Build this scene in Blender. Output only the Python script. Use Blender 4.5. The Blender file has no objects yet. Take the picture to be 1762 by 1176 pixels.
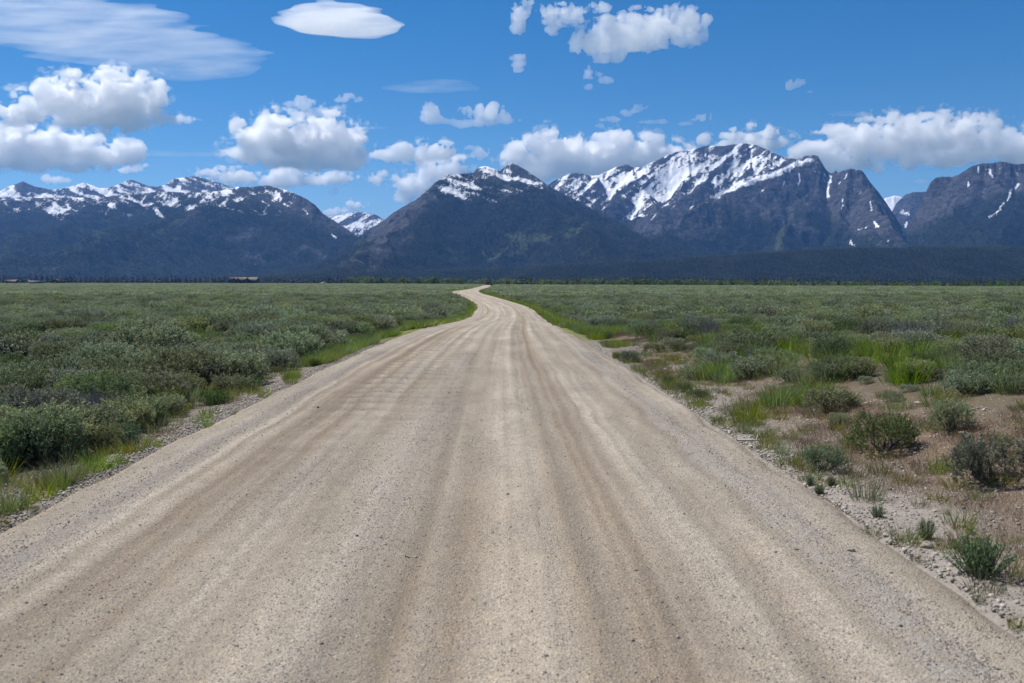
import bpy, math, random
import numpy as np
from mathutils import Vector

S = bpy.context.scene
COL = S.collection
R = math.radians

# ------------------------------------------------------------------ camera
FPX, HOR, CU, CV, EYE = 1713.0, 484.0, 881.0, 588.0, 1.9     # focal length and horizon of the photograph, in its pixels
PITCH = math.atan((CV - HOR) / FPX)
cam_d = bpy.data.cameras.new('camera')
cam_d.lens, cam_d.sensor_width = 35.0, 36.0
cam_d.clip_start, cam_d.clip_end = 0.1, 60000
cam_d.dof.use_dof = True
cam_d.dof.focus_distance = 24.0
cam_d.dof.aperture_fstop = 3.2
cam = bpy.data.objects.new('camera', cam_d)
COL.objects.link(cam)
cam.location = (0, 0, EYE)
cam.rotation_euler = (math.pi / 2 - PITCH, 0, 0)
S.camera = cam

# ------------------------------------------------------------------ sky, sun, exposure
SUN_EL, SUN_AZ = R(59), R(-58)            # azimuth measured from +Y towards +X: the sun stands high on the left
W = bpy.data.worlds.new('World')
S.world = W
W.use_nodes = True
wn = W.node_tree
wn.nodes.clear()
sky = wn.nodes.new('ShaderNodeTexSky')
sky.sky_type = 'NISHITA'
sky.sun_disc = False
sky.sun_elevation = SUN_EL
sky.sun_rotation = SUN_AZ
sky.altitude = 2000
sky.air_density = 1.0
sky.dust_density = 0.0
sky.ozone_density = 3.5
bg = wn.nodes.new('ShaderNodeBackground')
bg.inputs['Strength'].default_value = 0.062
wo = wn.nodes.new('ShaderNodeOutputWorld')
hsv = wn.nodes.new('ShaderNodeHueSaturation')
hsv.inputs['Saturation'].default_value = 1.36
wn.links.new(sky.outputs[0], hsv.inputs['Color'])
wn.links.new(hsv.outputs[0], bg.inputs['Color'])
wn.links.new(bg.outputs[0], wo.inputs['Surface'])

sun_d = bpy.data.lights.new('sun', 'SUN')
sun_d.energy = 4.1
sun_d.angle = R(0.53)
sun_d.color = (1.0, 0.955, 0.89)
sun = bpy.data.objects.new('sun', sun_d)
COL.objects.link(sun)
SUN_DIR = Vector((math.sin(SUN_AZ) * math.cos(SUN_EL), math.cos(SUN_AZ) * math.cos(SUN_EL), math.sin(SUN_EL)))
sun.rotation_euler = (-SUN_DIR).to_track_quat('-Z', 'Y').to_euler()
sun.location = SUN_DIR * 50

S.view_settings.view_transform = 'Standard'
S.view_settings.look = 'None'
S.view_settings.exposure = 0.68
S.view_settings.gamma = 1.0
S.view_settings.use_curve_mapping = False
S.cycles.max_bounces = 24
S.cycles.volume_bounces = 24
S.cycles.diffuse_bounces = 2
S.cycles.glossy_bounces = 1
S.cycles.transmission_bounces = 2
S.cycles.caustics_reflective = False
S.cycles.caustics_refractive = False
S.cycles.transparent_max_bounces = 12
S.cycles.use_denoising = True

# ------------------------------------------------------------------ small maths
RNG = np.random.default_rng(7)


def ss(a, b, x):
    t = np.clip((np.asarray(x, float) - a) / (b - a), 0, 1)
    return t * t * (3 - 2 * t)


_T3 = np.random.default_rng(11).random((64, 64, 64)).astype(np.float32) * 2 - 1
_T2 = np.random.default_rng(12).random((512, 512)).astype(np.float32) * 2 - 1


def n2(x, y, seed=0):
    x = np.asarray(x, np.float64) + seed * 17.31
    y = np.asarray(y, np.float64) + seed * 9.77
    xi, yi = np.floor(x).astype(np.int64), np.floor(y).astype(np.int64)
    fx, fy = x - xi, y - yi
    fx = fx * fx * (3 - 2 * fx)
    fy = fy * fy * (3 - 2 * fy)
    a, b = xi & 511, (xi + 1) & 511
    c, d = yi & 511, (yi + 1) & 511
    return (_T2[a, c] * (1 - fx) + _T2[b, c] * fx) * (1 - fy) + (_T2[a, d] * (1 - fx) + _T2[b, d] * fx) * fy


def fbm2(x, y, o=4, seed=0, g=0.5, ridged=False):
    s, a, t, k = 0, 1.0, 0, 1.0
    c, sn = math.cos(0.6), math.sin(0.6)
    for i in range(o):
        v = n2(x * k, y * k, seed + i * 3)
        if ridged:
            v = 1 - 2 * np.abs(v)
        s = s + a * v
        t += a
        a *= g
        k *= 2.03
        x, y = c * x - sn * y, sn * x + c * y
    return s / t


def n3(x, y, z, seed=0):
    x, y, z = x + seed * 7.31, y + seed * 3.77, z + seed * 5.13
    xi, yi, zi = np.floor(x).astype(np.int32), np.floor(y).astype(np.int32), np.floor(z).astype(np.int32)
    fx, fy, fz = x - xi, y - yi, z - zi
    fx, fy, fz = fx * fx * (3 - 2 * fx), fy * fy * (3 - 2 * fy), fz * fz * (3 - 2 * fz)
    a, b, c, d, e, f = xi & 63, (xi + 1) & 63, yi & 63, (yi + 1) & 63, zi & 63, (zi + 1) & 63
    T = _T3
    lo = (T[a, c, e] * (1 - fx) + T[b, c, e] * fx) * (1 - fy) + (T[a, d, e] * (1 - fx) + T[b, d, e] * fx) * fy
    hi = (T[a, c, f] * (1 - fx) + T[b, c, f] * fx) * (1 - fy) + (T[a, d, f] * (1 - fx) + T[b, d, f] * fx) * fy
    return lo * (1 - fz) + hi * fz


# ------------------------------------------------------------------ mesh and object helpers
def make_mesh(name, V, F, cols=None, attrs=None, smooth=False, mats=()):
    """V (n,3), F (m,k) or list of such arrays; cols: {name:(n,3)} colour attributes, attrs: {name:(n,)} floats"""
    me = bpy.data.meshes.new(name)
    V = np.ascontiguousarray(V, np.float32)
    Fs = F if isinstance(F, (list, tuple)) else [F]
    Fs = [np.asarray(f, np.int32) for f in Fs if len(f)]
    nl = sum(f.size for f in Fs)
    nf = sum(len(f) for f in Fs)
    me.vertices.add(len(V))
    me.vertices.foreach_set('co', V.ravel())
    me.loops.add(nl)
    me.loops.foreach_set('vertex_index', np.concatenate([f.ravel() for f in Fs]))
    me.polygons.add(nf)
    tot = np.concatenate([np.full(len(f), f.shape[1], np.int32) for f in Fs])
    st = np.concatenate([[0], np.cumsum(tot)[:-1]]).astype(np.int32)
    me.polygons.foreach_set('loop_start', st)
    me.update(calc_edges=True)
    for k, c in (cols or {}).items():
        at = me.attributes.new(k, 'FLOAT_COLOR', 'POINT')
        c4 = np.ones((len(V), 4), np.float32)
        c4[:, :3] = c
        at.data.foreach_set('color', c4.ravel())
    for k, c in (attrs or {}).items():
        at = me.attributes.new(k, 'FLOAT', 'POINT')
        at.data.foreach_set('value', np.ascontiguousarray(c, np.float32))
    if smooth:
        me.polygons.foreach_set('use_smooth', np.ones(nf, bool))
    for m in mats:
        me.materials.append(m)
    me.validate()
    return me


def obj(name, me, parent=None, loc=None, label=None, cat=None, group=None, kind=None):
    o = bpy.data.objects.new(name, me)
    COL.objects.link(o)
    if parent is not None:
        o.parent = parent
    if loc is not None:
        o.location = loc
    tag(o, label, cat, group, kind)
    return o


def tag(o, label=None, cat=None, group=None, kind=None):
    if label:
        o['label'] = label
    if cat:
        o['category'] = cat
    if group:
        o['group'] = group
    if kind:
        o['kind'] = kind
    return o


def grid_faces(nr, nc):
    i = np.arange(nr - 1)[:, None] * nc + np.arange(nc - 1)[None]
    return np.stack([i, i + 1, i + 1 + nc, i + nc], -1).reshape(-1, 4)


# ------------------------------------------------------------------ materials
class NT:
    def __init__(self, name):
        self.m = bpy.data.materials.new(name)
        self.m.use_nodes = True
        self.t = self.m.node_tree
        self.t.nodes.clear()
        self.out = self.t.nodes.new('ShaderNodeOutputMaterial')

    def n(self, typ, props=None, **inp):
        nd = self.t.nodes.new('ShaderNode' + typ)
        for k, v in (props or {}).items():
            setattr(nd, k, v)
        for k, v in inp.items():
            key = int(k[1:]) if k[0] == 'i' and k[1:].isdigit() else k.replace('_', ' ')
            self.set(nd.inputs[key], v)
        return nd

    def set(self, sock, v):
        if isinstance(v, bpy.types.NodeSocket):
            self.t.links.new(v, sock)
        elif isinstance(v, bpy.types.Node):
            self.t.links.new(v.outputs[0], sock)
        else:
            if isinstance(v, (tuple, list)) and len(v) == 3 and sock.type == 'RGBA':
                v = tuple(v) + (1,)
            sock.default_value = v

    def math(self, op, a, b=0.0, clamp=False):
        return self.n('Math', {'operation': op, 'use_clamp': clamp}, i0=a, i1=b).outputs[0]

    def mix(self, f, a, b, bt='MIX'):
        nd = self.t.nodes.new('ShaderNodeMix')
        nd.data_type, nd.blend_type = 'RGBA', bt
        self.set(nd.inputs[0], f)
        self.set(nd.inputs[6], a)
        self.set(nd.inputs[7], b)
        return nd.outputs[2]

    def ramp(self, f, a, b, lo=0.0, hi=1.0, interp='SMOOTHSTEP'):
        nd = self.n('MapRange', {'interpolation_type': interp})
        self.set(nd.inputs['Value'], f)
        for k, v in (('From Min', a), ('From Max', b), ('To Min', lo), ('To Max', hi)):
            self.set(nd.inputs[k], v)
        return nd.outputs[0]

    def noise(self, vec, scale, detail=4.0, rough=0.55, dist=0.0, out=0):
        nd = self.n('TexNoise', None, Scale=scale, Detail=detail, Roughness=rough, Distortion=dist)
        self.set(nd.inputs['Vector'], vec)
        return nd.outputs[out]

    def attr(self, name):
        return self.n('Attribute', {'attribute_name': name})

    def pos(self):
        return self.n('NewGeometry').outputs['Position']

    def vscale(self, v, s):
        return self.n('VectorMath', {'operation': 'MULTIPLY'}, i0=v, i1=s).outputs[0]

    def surf(self, color, rough=0.9, spec=0.2, bump=None, bs=0.3, bd=0.05, **kw):
        p = self.n('BsdfPrincipled')
        self.set(p.inputs['Base Color'], color)
        self.set(p.inputs['Roughness'], rough)
        self.set(p.inputs['Specular IOR Level'], spec)
        if bump is not None:
            b = self.n('Bump', None, Strength=bs, Distance=bd)
            self.set(b.inputs['Height'], bump)
            self.set(p.inputs['Normal'], b.outputs[0])
        self.t.links.new(p.outputs[0], self.out.inputs['Surface'])
        return p


def leaf_material(name, col, tr=0.3, rough=0.6, vary=0.25, hue=0.03):
    t = NT(name)
    a = t.attr('tint').outputs['Color']
    rnd = t.n('ObjectInfo').outputs['Random']
    c = t.mix(1.0, col, a, 'MULTIPLY')
    hs = t.n('HueSaturation')
    t.set(hs.inputs['Hue'], t.ramp(rnd, 0, 1, 0.5 - hue, 0.5 + hue, 'LINEAR'))
    frac = t.math('FRACT', t.math('MULTIPLY', rnd, 7.13))
    t.set(hs.inputs['Value'], t.ramp(frac, 0, 1, 1 - vary, 1 + vary, 'LINEAR'))
    t.set(hs.inputs['Saturation'], t.ramp(t.math('FRACT', t.math('MULTIPLY', rnd, 13.7)), 0, 1, 0.6, 1.3, 'LINEAR'))
    t.set(hs.inputs['Color'], c)
    p = t.n('BsdfPrincipled')
    t.set(p.inputs['Base Color'], hs.outputs[0])
    t.set(p.inputs['Roughness'], rough)
    t.set(p.inputs['Specular IOR Level'], 0.25)
    tl = t.n('BsdfTranslucent')
    t.set(tl.inputs['Color'], hs.outputs[0])
    mx = t.n('MixShader')
    t.set(mx.inputs[0], tr)
    t.t.links.new(p.outputs[0], mx.inputs[1])
    t.t.links.new(tl.outputs[0], mx.inputs[2])
    t.t.links.new(mx.outputs[0], t.out.inputs['Surface'])
    return t.m


def plain_material(name, col, rough=0.85, scale=6.0, amp=0.35, spec=0.2, tint=False, bs=0.3, bd=0.01):
    t = NT(name)
    tc = t.n('TexCoord').outputs['Object']
    nz = t.noise(tc, scale, 5.0, 0.6)
    c = t.mix(nz, tuple(v * (1 - amp) for v in col), tuple(v * (1 + amp) for v in col))
    if tint:
        c = t.mix(1.0, c, t.attr('tint').outputs['Color'], 'MULTIPLY')
        rnd = t.n('ObjectInfo').outputs['Random']
        c = t.mix(t.ramp(rnd, 0, 1, 0, 0.35, 'LINEAR'), c, (0.14, 0.14, 0.15))
    t.surf(c, rough, spec, nz, bs, bd)
    return t.m


M = {}
M['sage'] = leaf_material('sage_leaf', (0.198, 0.232, 0.118), 0.32, 0.65, 0.38, 0.035)
M['forb'] = leaf_material('forb_leaf', (0.105, 0.185, 0.040), 0.35, 0.5, 0.25, 0.03)
M['grass'] = leaf_material('grass_blade', (0.195, 0.240, 0.050), 0.42, 0.5, 0.25, 0.03)
M['dry'] = leaf_material('dry_grass_blade', (0.185, 0.128, 0.082), 0.35, 0.7, 0.25, 0.02)
M['conifer'] = leaf_material('conifer_needles', (0.027, 0.040, 0.030), 0.10, 0.7, 0.50, 0.03)
M['broad'] = leaf_material('broad_leaf', (0.105, 0.150, 0.045), 0.35, 0.6, 0.30, 0.03)
M['stem'] = plain_material('woody_stem', (0.115, 0.095, 0.085), 0.9, 20, 0.4)
M['twig'] = plain_material('dead_twig', (0.200, 0.180, 0.185), 0.9, 20, 0.35)
M['bark'] = plain_material('bark', (0.08, 0.06, 0.045), 0.95, 3, 0.4)
M['stone'] = plain_material('stone', (0.42, 0.37, 0.30), 0.85, 9, 0.35, 0.2, True, 0.6, 0.02)
M['petal'] = plain_material('petal', (0.75, 0.70, 0.30), 0.7, 9, 0.1)

# ------------------------------------------------------------------ the lie of the land
YL = [-40, 0, 7.6, 15, 25, 31, 45, 65, 95, 115, 134, 167, 212, 262, 300, 330, 367, 430, 480, 550, 780]
XL = [-3.85, -3.9, -3.98, -4.1, -4.1, -3.97, -3.85, -3.72, -3.85, -4.15, -4.95, -7.5, -11.4, -16.0, -18.3, -18.4, -17.3, -17.0, -17.5, -18.3, -22]
YR = [-40, 0, 7.7, 13.6, 27, 36, 50, 80, 104, 128, 167, 220, 262, 323, 423, 480, 550, 780]
XR = [2.9, 2.85, 2.75, 2.67, 2.42, 2.2, 2.3, 2.65, 2.7, 1.85, -0.9, -4.8, -8.1, -10.7, -11.2, -11.1, -13, -16]


def smooth_interp(y, ys, xs):
    y = np.asarray(y, float)
    o = 0
    for k in (-1.5, -0.75, 0, 0.75, 1.5):
        o = o + np.interp(y + k * (2 + 0.035 * np.abs(y)), ys, xs)
    return o / 5


def road_l(y):
    return smooth_interp(y, YL, XL)


def road_r(y):
    return smooth_interp(y, YR, XR)


def zbase(y):
    return -1.3 * ss(28, 95, y)


def terrace(x, y):
    t = np.asarray(x, float) / np.maximum(np.asarray(y, float), 1.0)
    e = np.interp(t, [-0.8, -0.3, -0.15, 0, 0.25, 0.52, 0.8], [1500, 1400, 1150, 790, 620, 520, 470])
    return np.asarray(y, float) - e


def ground_z(x, y):
    x, y = np.asarray(x, float), np.asarray(y, float)
    z = zbase(y) - 5.0 * ss(0, 60, terrace(x, y))
    dr = x - road_r(y)
    dl = road_l(y) - x
    z = z + 0.55 * ss(0.5, 4.5, dr) * (1 - ss(24, 45, y)) * (1 - 0.6 * ss(12, 40, dr))
    z = z - 0.30 * ss(0.0, 1.2, dr) * (1 - ss(2.5, 6, dr)) * ss(34, 55, y) * (1 - ss(150, 220, y))
    z = z - 0.10 * ss(0.0, 0.8, dl) * (1 - ss(1.5, 4, dl)) * (1 - ss(60, 140, y))
    off = np.maximum(dr, dl)
    k = ss(0.2, 2.0, off) * (1 - ss(250, 500, y))
    z = z + k * (0.10 * fbm2(x * 0.35, y * 0.35, 3, 4) + 0.35 * n2(x * 0.03, y * 0.03, 9) * ss(20, 90, off))
    z = z + 0.018 * fbm2(x * 2.2, y * 2.2, 3, 8) * ss(-0.2, 0.5, off) * (1 - ss(25, 60, y))
    return z


def ray(u, v):
    a, b = (u - CU) / FPX, -(v - CV) / FPX
    cp, sp = math.cos(PITCH), math.sin(PITCH)
    d1, d2 = cp + b * sp, -sp + b * cp
    return a / d1, d2 / d1           # x and z per metre of y


def ground_at(u, v):
    """the ground point that the photograph shows at (u, v)"""
    a, b = ray(u, v)
    ys = np.geomspace(3, 1500, 3000)
    z = EYE + b * ys
    i = int(np.argmax(z <= ground_z(a * ys, ys)))
    return a * ys[i], ys[i]


def to_px(x, y, z):
    cp, sp = math.cos(PITCH), math.sin(PITCH)
    f = y * cp - (z - EYE) * sp
    up = y * sp + (z - EYE) * cp
    return CU + FPX * x / f, CV - FPX * up / f


def bare_width(y):
    return np.interp(y, [0, 8, 10, 11.3, 13, 14.7, 16.3, 18, 20, 24, 28, 39, 60, 300], [6.0, 5.0, 3.7, 3.1, 2.75, 2.4, 2.1, 1.7, 1.6, 1.55, 1.3, 1.5, 2.3, 2.0])


def verge_width(y):
    return np.interp(y, [0, 7, 10, 14, 18, 24, 32, 45, 80, 300], [1.15, 1.0, 0.75, 0.8, 1.2, 1.7, 1.8, 1.9, 1.9, 1.8])


# ground sheet
tx = np.linspace(-1, 1, 440)
gx = 6 * np.sinh(9.5 * tx)
ty = np.linspace(-0.32, 1, 380)
gy = 11 + 6 * np.sinh(9.5 * ty)
GX, GY = np.meshgrid(gx, gy)
GZ = ground_z(GX, GY)
dl, dr = road_l(GY) - GX, GX - road_r(GY)
off = np.maximum(dl, dr)
GZ = GZ - 0.16 * (1 - ss(-0.5, 0.05, off)) * (1 - ss(900, 1200, GY))
soil = np.empty(GX.shape + (3,))
soil[:] = (0.098, 0.082, 0.054)
nz = fbm2(GX * 0.6, GY * 0.6, 4, 21)
far = ss(60, 260, GY)
soil = soil * (1 + 0.35 * nz[..., None] * (1 - far[..., None]))
farc = np.array([0.062, 0.068, 0.040]) * (1 + 0.25 * fbm2(GX * 0.02, GY * 0.008, 3, 5))[..., None]
soil = soil * (1 - far[..., None]) + farc * far[..., None]


def blend(mask, col):
    global soil
    soil = soil * (1 - mask[..., None]) + np.array(col) * mask[..., None]


bw = bare_width(GY)
bare = (1 - ss(-0.9, 0.7, dr - bw + 0.9 * nz)) * (dr > 0) * (1 - ss(38, 52, GY))
blend(bare, (0.155, 0.114, 0.080))
blend(bare * ss(0.05, 0.5, fbm2(GX * 0.9, GY * 0.9, 3, 31)), (0.150, 0.120, 0.092))
vl = (1 - ss(-0.3, 0.25, dl - verge_width(GY) + 0.3 * nz)) * (dl > -0.5) * (1 - ss(22, 34, GY))
blend(vl, (0.205, 0.18, 0.148))
vr = (1 - ss(0.3, 1.3, dr + 0.5 * nz)) * (dr > -0.6) * (1 - ss(25, 38, GY))
blend(vr, (0.25, 0.222, 0.19))
gv = (1 - ss(0.6, 1.0, np.maximum(dl / verge_width(GY), dr / bw) + 0.2 * nz)) * ss(26, 42, GY) * (off > -0.5) * (1 - ss(500, 700, GY))
blend(gv, (0.14, 0.16, 0.042))
meadow = ss(40, 120, terrace(GX, GY))
blend(meadow, (0.06, 0.085, 0.035))
t = NT('plain_soil')
P = t.pos()
gc = t.attr('tint').outputs['Color']
c = t.mix(1.0, gc, t.mix(t.noise(P, 5.0, 4.0, 0.65), (0.62, 0.62, 0.62), (1.36, 1.36, 1.38)), 'MULTIPLY')
vo = t.n('TexVoronoi', {'feature': 'F1'}, Scale=22.0, Randomness=1.0)
t.set(vo.inputs['Vector'], P)
peb = t.ramp(vo.outputs['Distance'], 0.22, 0.36, 1, 0)
sel = t.ramp(t.n('SeparateColor', None, Color=vo.outputs['Color']).outputs[0], 0.40, 0.45, 0, 1)
nearm = t.ramp(t.n('SeparateXYZ', None, Vector=P).outputs[1], 25, 60, 1, 0)
pm = t.math('MULTIPLY', t.math('MULTIPLY', peb, sel), nearm)
pcol = t.mix(t.n('SeparateColor', None, Color=vo.outputs['Color']).outputs[1], (0.14, 0.125, 0.115), (0.42, 0.38, 0.33))
c = t.mix(pm, c, pcol)
hgt = t.math('ADD', t.math('MULTIPLY', t.noise(P, 14.0, 3.0, 0.7), 0.6), t.math('MULTIPLY', pm, 0.5))
t.surf(c, 0.95, 0.12, hgt, 1.0, 0.05)
M['soil'] = t.m
me = make_mesh('ground', np.stack([GX, GY, GZ], -1).reshape(-1, 3), grid_faces(*GX.shape), {'tint': soil.reshape(-1, 3)}, smooth=True, mats=[M['soil']])
obj('ground', me, label='sagebrush plain with reddish bare soil beside the road', kind='structure')

# road: a ribbon with crown, wheel tracks, washboard and windrows of loose stone
ry = np.concatenate([np.arange(-40, 3, 1.0), np.arange(3, 16, 0.05), np.arange(16, 40, 0.10), np.arange(40, 110, 0.5), np.arange(110, 780, 3.0)])
nu = 135
us = np.linspace(-0.045, 1.045, nu)
UY = np.repeat(ry[:, None], nu, 1)
l_, r_ = road_l(ry)[:, None], road_r(ry)[:, None]
edge_w = 0.10 * fbm2(UY * 0.7, us[None] * 2, 3, 51) * (1 - ss(60, 120, UY))
UXx = l_ + (r_ - l_) * us[None] + edge_w * np.abs(us[None] - 0.5) * 2
LAT = (us[None] - 0.5) * 6.75 + 0 * UY            # metres across, from the middle
wv = 0.10 * n2(UY * 0.045, UY * 0 + 3, 3) + 0.035 * n2(UY * 0.31, LAT * 0.2, 6)
LW = LAT + wv


def bumpf(x, c, w):
    return np.exp(-((x - c) / w) ** 2)


relief = 0.035 * (1 - (LAT / 3.4) ** 2)
relief = relief - 0.011 * (bumpf(LW, -1.9, 0.28) + bumpf(LW, 1.35, 0.25) + 0.6 * bumpf(LW, -0.35, 0.3) + 0.5 * bumpf(LW, 2.3, 0.22))
relief = relief + 0.020 * (bumpf(LW, -2.72, 0.14) + bumpf(LW, 2.78, 0.15)) * (0.7 + 0.5 * n2(UY * 0.8, LAT, 13)) + 0.011 * bumpf(LW, -1.35, 0.16) + 0.010 * bumpf(LW, 0.85, 0.15) + 0.010 * bumpf(LW, 1.8, 0.14)
for k in range(9):
    relief = relief + 0.0032 * n2(LW * (2.0 + k * 0.8), UY * 0.05 + k, 60 + k)
wb = ss(9, 13, UY) * (1 - ss(30, 42, UY)) * (bumpf(LW, -1.35, 0.62) + 0.35 * bumpf(LW, -0.3, 0.4))
wbs = np.sin(2 * math.pi * (UY + 0.25 * LAT + 0.35 * n2(UY * 0.4, LAT * 0.5, 71)) / 0.82) * (0.7 + 0.7 * n2(UY * 0.7, LAT * 1.5, 73))
relief = relief + 0.026 * wb * wbs
relief = relief + 0.007 * fbm2(UXx * 1.6, UY * 1.1, 4, 91)
edge = ss(0.955, 1.04, np.abs(us[None] - 0.5) * 2 / 1.0)
RZ = zbase(UY) + 0.02 + relief - 0.11 * edge
tone = np.clip(0.5 + 0.9 * (relief - 0.02) / 0.03, 0, 1)
track = np.clip(0.8 * bumpf(LW, -1.95, 0.20) + 0.7 * bumpf(LW, -1.55, 0.09) + bumpf(LW, 1.38, 0.17) + 0.6 * bumpf(LW, 1.05, 0.08) + 0.5 * bumpf(LW, 0.35, 0.10) + 0.5 * bumpf(LW, 0.05, 0.06) + 0.6 * bumpf(LW, -2.35, 0.09) + 0.5 * bumpf(LW, 2.2, 0.08) + 1.1 * wb * np.clip(-wbs + 0.15, 0, 1) + 0.55 * fbm2(LW * 3.4, UY * 0.10, 4, 33), 0, 1)
loose = np.clip(bumpf(LW, -2.72, 0.22) + bumpf(LW, 2.82, 0.24) + 0.55 * bumpf(LW, -0.35, 0.35) + 0.45 * bumpf(LW, -1.2, 0.2) + 0.4 * bumpf(LW, 2.05, 0.25) + 0.5 * fbm2(LW * 1.2, UY * 0.25, 4, 37), 0, 1)
streak = 0.5 + 0.75 * fbm2(LW * 6.5, UY * 0.03, 3, 101) + 0.95 * fbm2(LW * 12.5, UY * 0.05, 2, 103) * (0.4 + 0.6 * np.clip(bumpf(LW, -1.9, 0.7) + bumpf(LW, 1.35, 0.8), 0, 1))
streak = np.clip(streak + 0.25 * fbm2(UXx * 1.3, UY * 0.6, 4, 105), 0, 1)
t = NT('gravel_road')
P = t.pos()
tr_, lo_ = t.attr('track').outputs['Fac'], t.attr('loose').outputs['Fac']
n_big = t.noise(t.vscale(P, (1.0, 0.22, 1.0)), 1.3, 3.0, 0.6)
n_mid = t.ramp(t.noise(P, 7.0, 3.0, 0.65), 0.28, 0.72)
n_fin = t.ramp(t.noise(P, 75.0, 2.0, 0.75), 0.30, 0.70)
st_ = t.attr('streak').outputs['Fac']
c = t.mix(t.ramp(n_big, 0.3, 0.7), (0.322, 0.276, 0.216), (0.425, 0.370, 0.296))
c = t.mix(t.math('MULTIPLY', tr_, t.ramp(n_mid, 0.1, 0.8, 0.55, 1.0)), c, (0.258, 0.202, 0.142))
c = t.mix(t.math('MULTIPLY', lo_, t.ramp(n_mid, 0.35, 0.65, 0.2, 0.8)), c, (0.300, 0.275, 0.250))
c = t.mix(1.0, c, t.mix(n_fin, (0.72, 0.72, 0.73), (1.26, 1.26, 1.25)), 'MULTIPLY')
c = t.mix(1.0, c, t.mix(n_mid, (0.90, 0.90, 0.91), (1.08, 1.08, 1.07)), 'MULTIPLY')
c = t.mix(1.0, c, t.mix(st_, (1.15, 1.14, 1.12), (0.76, 0.74, 0.71)), 'MULTIPLY')
hs_ = None
for sc_, rad, thr in ((60.0, 0.42, 0.50), (26.0, 0.36, 0.78)):
    vo = t.n('TexVoronoi', {'feature': 'F1'}, Scale=sc_, Randomness=1.0)
    t.set(vo.inputs['Vector'], P)
    sp = t.n('SeparateColor', None, Color=vo.outputs['Color'])
    m1 = t.ramp(vo.outputs['Distance'], rad, rad * 0.55, 0, 1)
    m2 = t.ramp(t.math('ADD', sp.outputs[0], t.math('MULTIPLY', lo_, 0.28)), thr, thr + 0.03)
    mm = t.math('MULTIPLY', m1, m2)
    pc = t.mix(sp.outputs[1], (0.155, 0.148, 0.148), (0.47, 0.42, 0.36))
    c = t.mix(t.math('MULTIPLY', mm, 0.85), c, pc)
    hs_ = mm if hs_ is None else t.math('ADD', hs_, mm)
h = t.math('ADD', t.math('MULTIPLY', hs_, 0.8), t.math('ADD', t.math('MULTIPLY', n_fin, 0.5), t.math('MULTIPLY', n_mid, 0.6)))
t.surf(c, 0.92, 0.15, h, 0.9, 0.014)
M['road'] = t.m
me = make_mesh('road', np.stack([UXx, UY, RZ], -1).reshape(-1, 3), grid_faces(len(ry), nu), None, {'track': track.ravel(), 'loose': loose.ravel(), 'streak': streak.ravel()}, smooth=True, mats=[M['road']])
obj('road', me, label='wide pale gravel road winding away across the plain', kind='structure')


def road_z(x, y):
    """height of the road surface at x, y (nearest sample of the ribbon)"""
    x, y = np.asarray(x, float), np.asarray(y, float)
    i = np.clip(np.searchsorted(ry, y), 0, len(ry) - 1)
    u = (x - road_l(y)) / (road_r(y) - road_l(y))
    j = np.clip(np.round((u - us[0]) / (us[1] - us[0])).astype(int), 0, nu - 1)
    return RZ[i, j]

# ------------------------------------------------------------------ scatter helper (geometry nodes, for what nobody could count)
def scatter(name, pts, yaw, scl, idx, sources, label, tilt=None, kind='stuff', cat=None, parent=None):
    n = len(pts)
    me = bpy.data.meshes.new(name)
    me.vertices.add(n)
    me.vertices.foreach_set('co', np.ascontiguousarray(pts, np.float32).ravel())
    rot = np.zeros((n, 3), np.float32)
    if tilt is not None:
        rot[:, :2] = tilt
    rot[:, 2] = yaw
    scl = np.asarray(scl, np.float32)
    sc3 = np.repeat(scl[:, None], 3, 1) if scl.ndim == 1 else scl
    for nm, typ, key, arr in (('rot', 'FLOAT_VECTOR', 'vector', rot), ('scl', 'FLOAT_VECTOR', 'vector', sc3)):
        a = me.attributes.new(nm, typ, 'POINT')
        a.data.foreach_set(key, np.ascontiguousarray(arr, np.float32).ravel())
    a = me.attributes.new('pick', 'INT', 'POINT')
    a.data.foreach_set('value', np.ascontiguousarray(idx, np.int32))
    o = obj(name, me, parent, None, label, cat, None, kind)
    ng = bpy.data.node_groups.new(name + '_scatter', 'GeometryNodeTree')
    ng.interface.new_socket('Geometry', in_out='INPUT', socket_type='NodeSocketGeometry')
    ng.interface.new_socket('Geometry', in_out='OUTPUT', socket_type='NodeSocketGeometry')
    nn = ng.nodes.new
    gi, go = nn('NodeGroupInput'), nn('NodeGroupOutput')
    ip, jg = nn('GeometryNodeInstanceOnPoints'), nn('GeometryNodeJoinGeometry')
    L = ng.links.new
    for s in sources:
        oi = nn('GeometryNodeObjectInfo')
        oi.transform_space = 'ORIGINAL'
        oi.inputs['Object'].default_value = s
        oi.inputs['As Instance'].default_value = True
        L(oi.outputs['Geometry'], jg.inputs[0])

    def na(nm, typ):
        a = nn('GeometryNodeInputNamedAttribute')
        a.data_type = typ
        a.inputs['Name'].default_value = nm
        return a.outputs[0]
    L(gi.outputs[0], ip.inputs['Points'])
    L(jg.outputs[0], ip.inputs['Instance'])
    ip.inputs['Pick Instance'].default_value = True
    L(na('pick', 'INT'), ip.inputs['Instance Index'])
    L(na('rot', 'FLOAT_VECTOR'), ip.inputs['Rotation'])
    L(na('scl', 'FLOAT_VECTOR'), ip.inputs['Scale'])
    L(ip.outputs[0], go.inputs[0])
    md = o.modifiers.new('scatter', 'NODES')
    md.node_group = ng
    return o


def source(name, me):
    return bpy.data.objects.new(name, me)       # never linked: only a shape for the scatter


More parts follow.
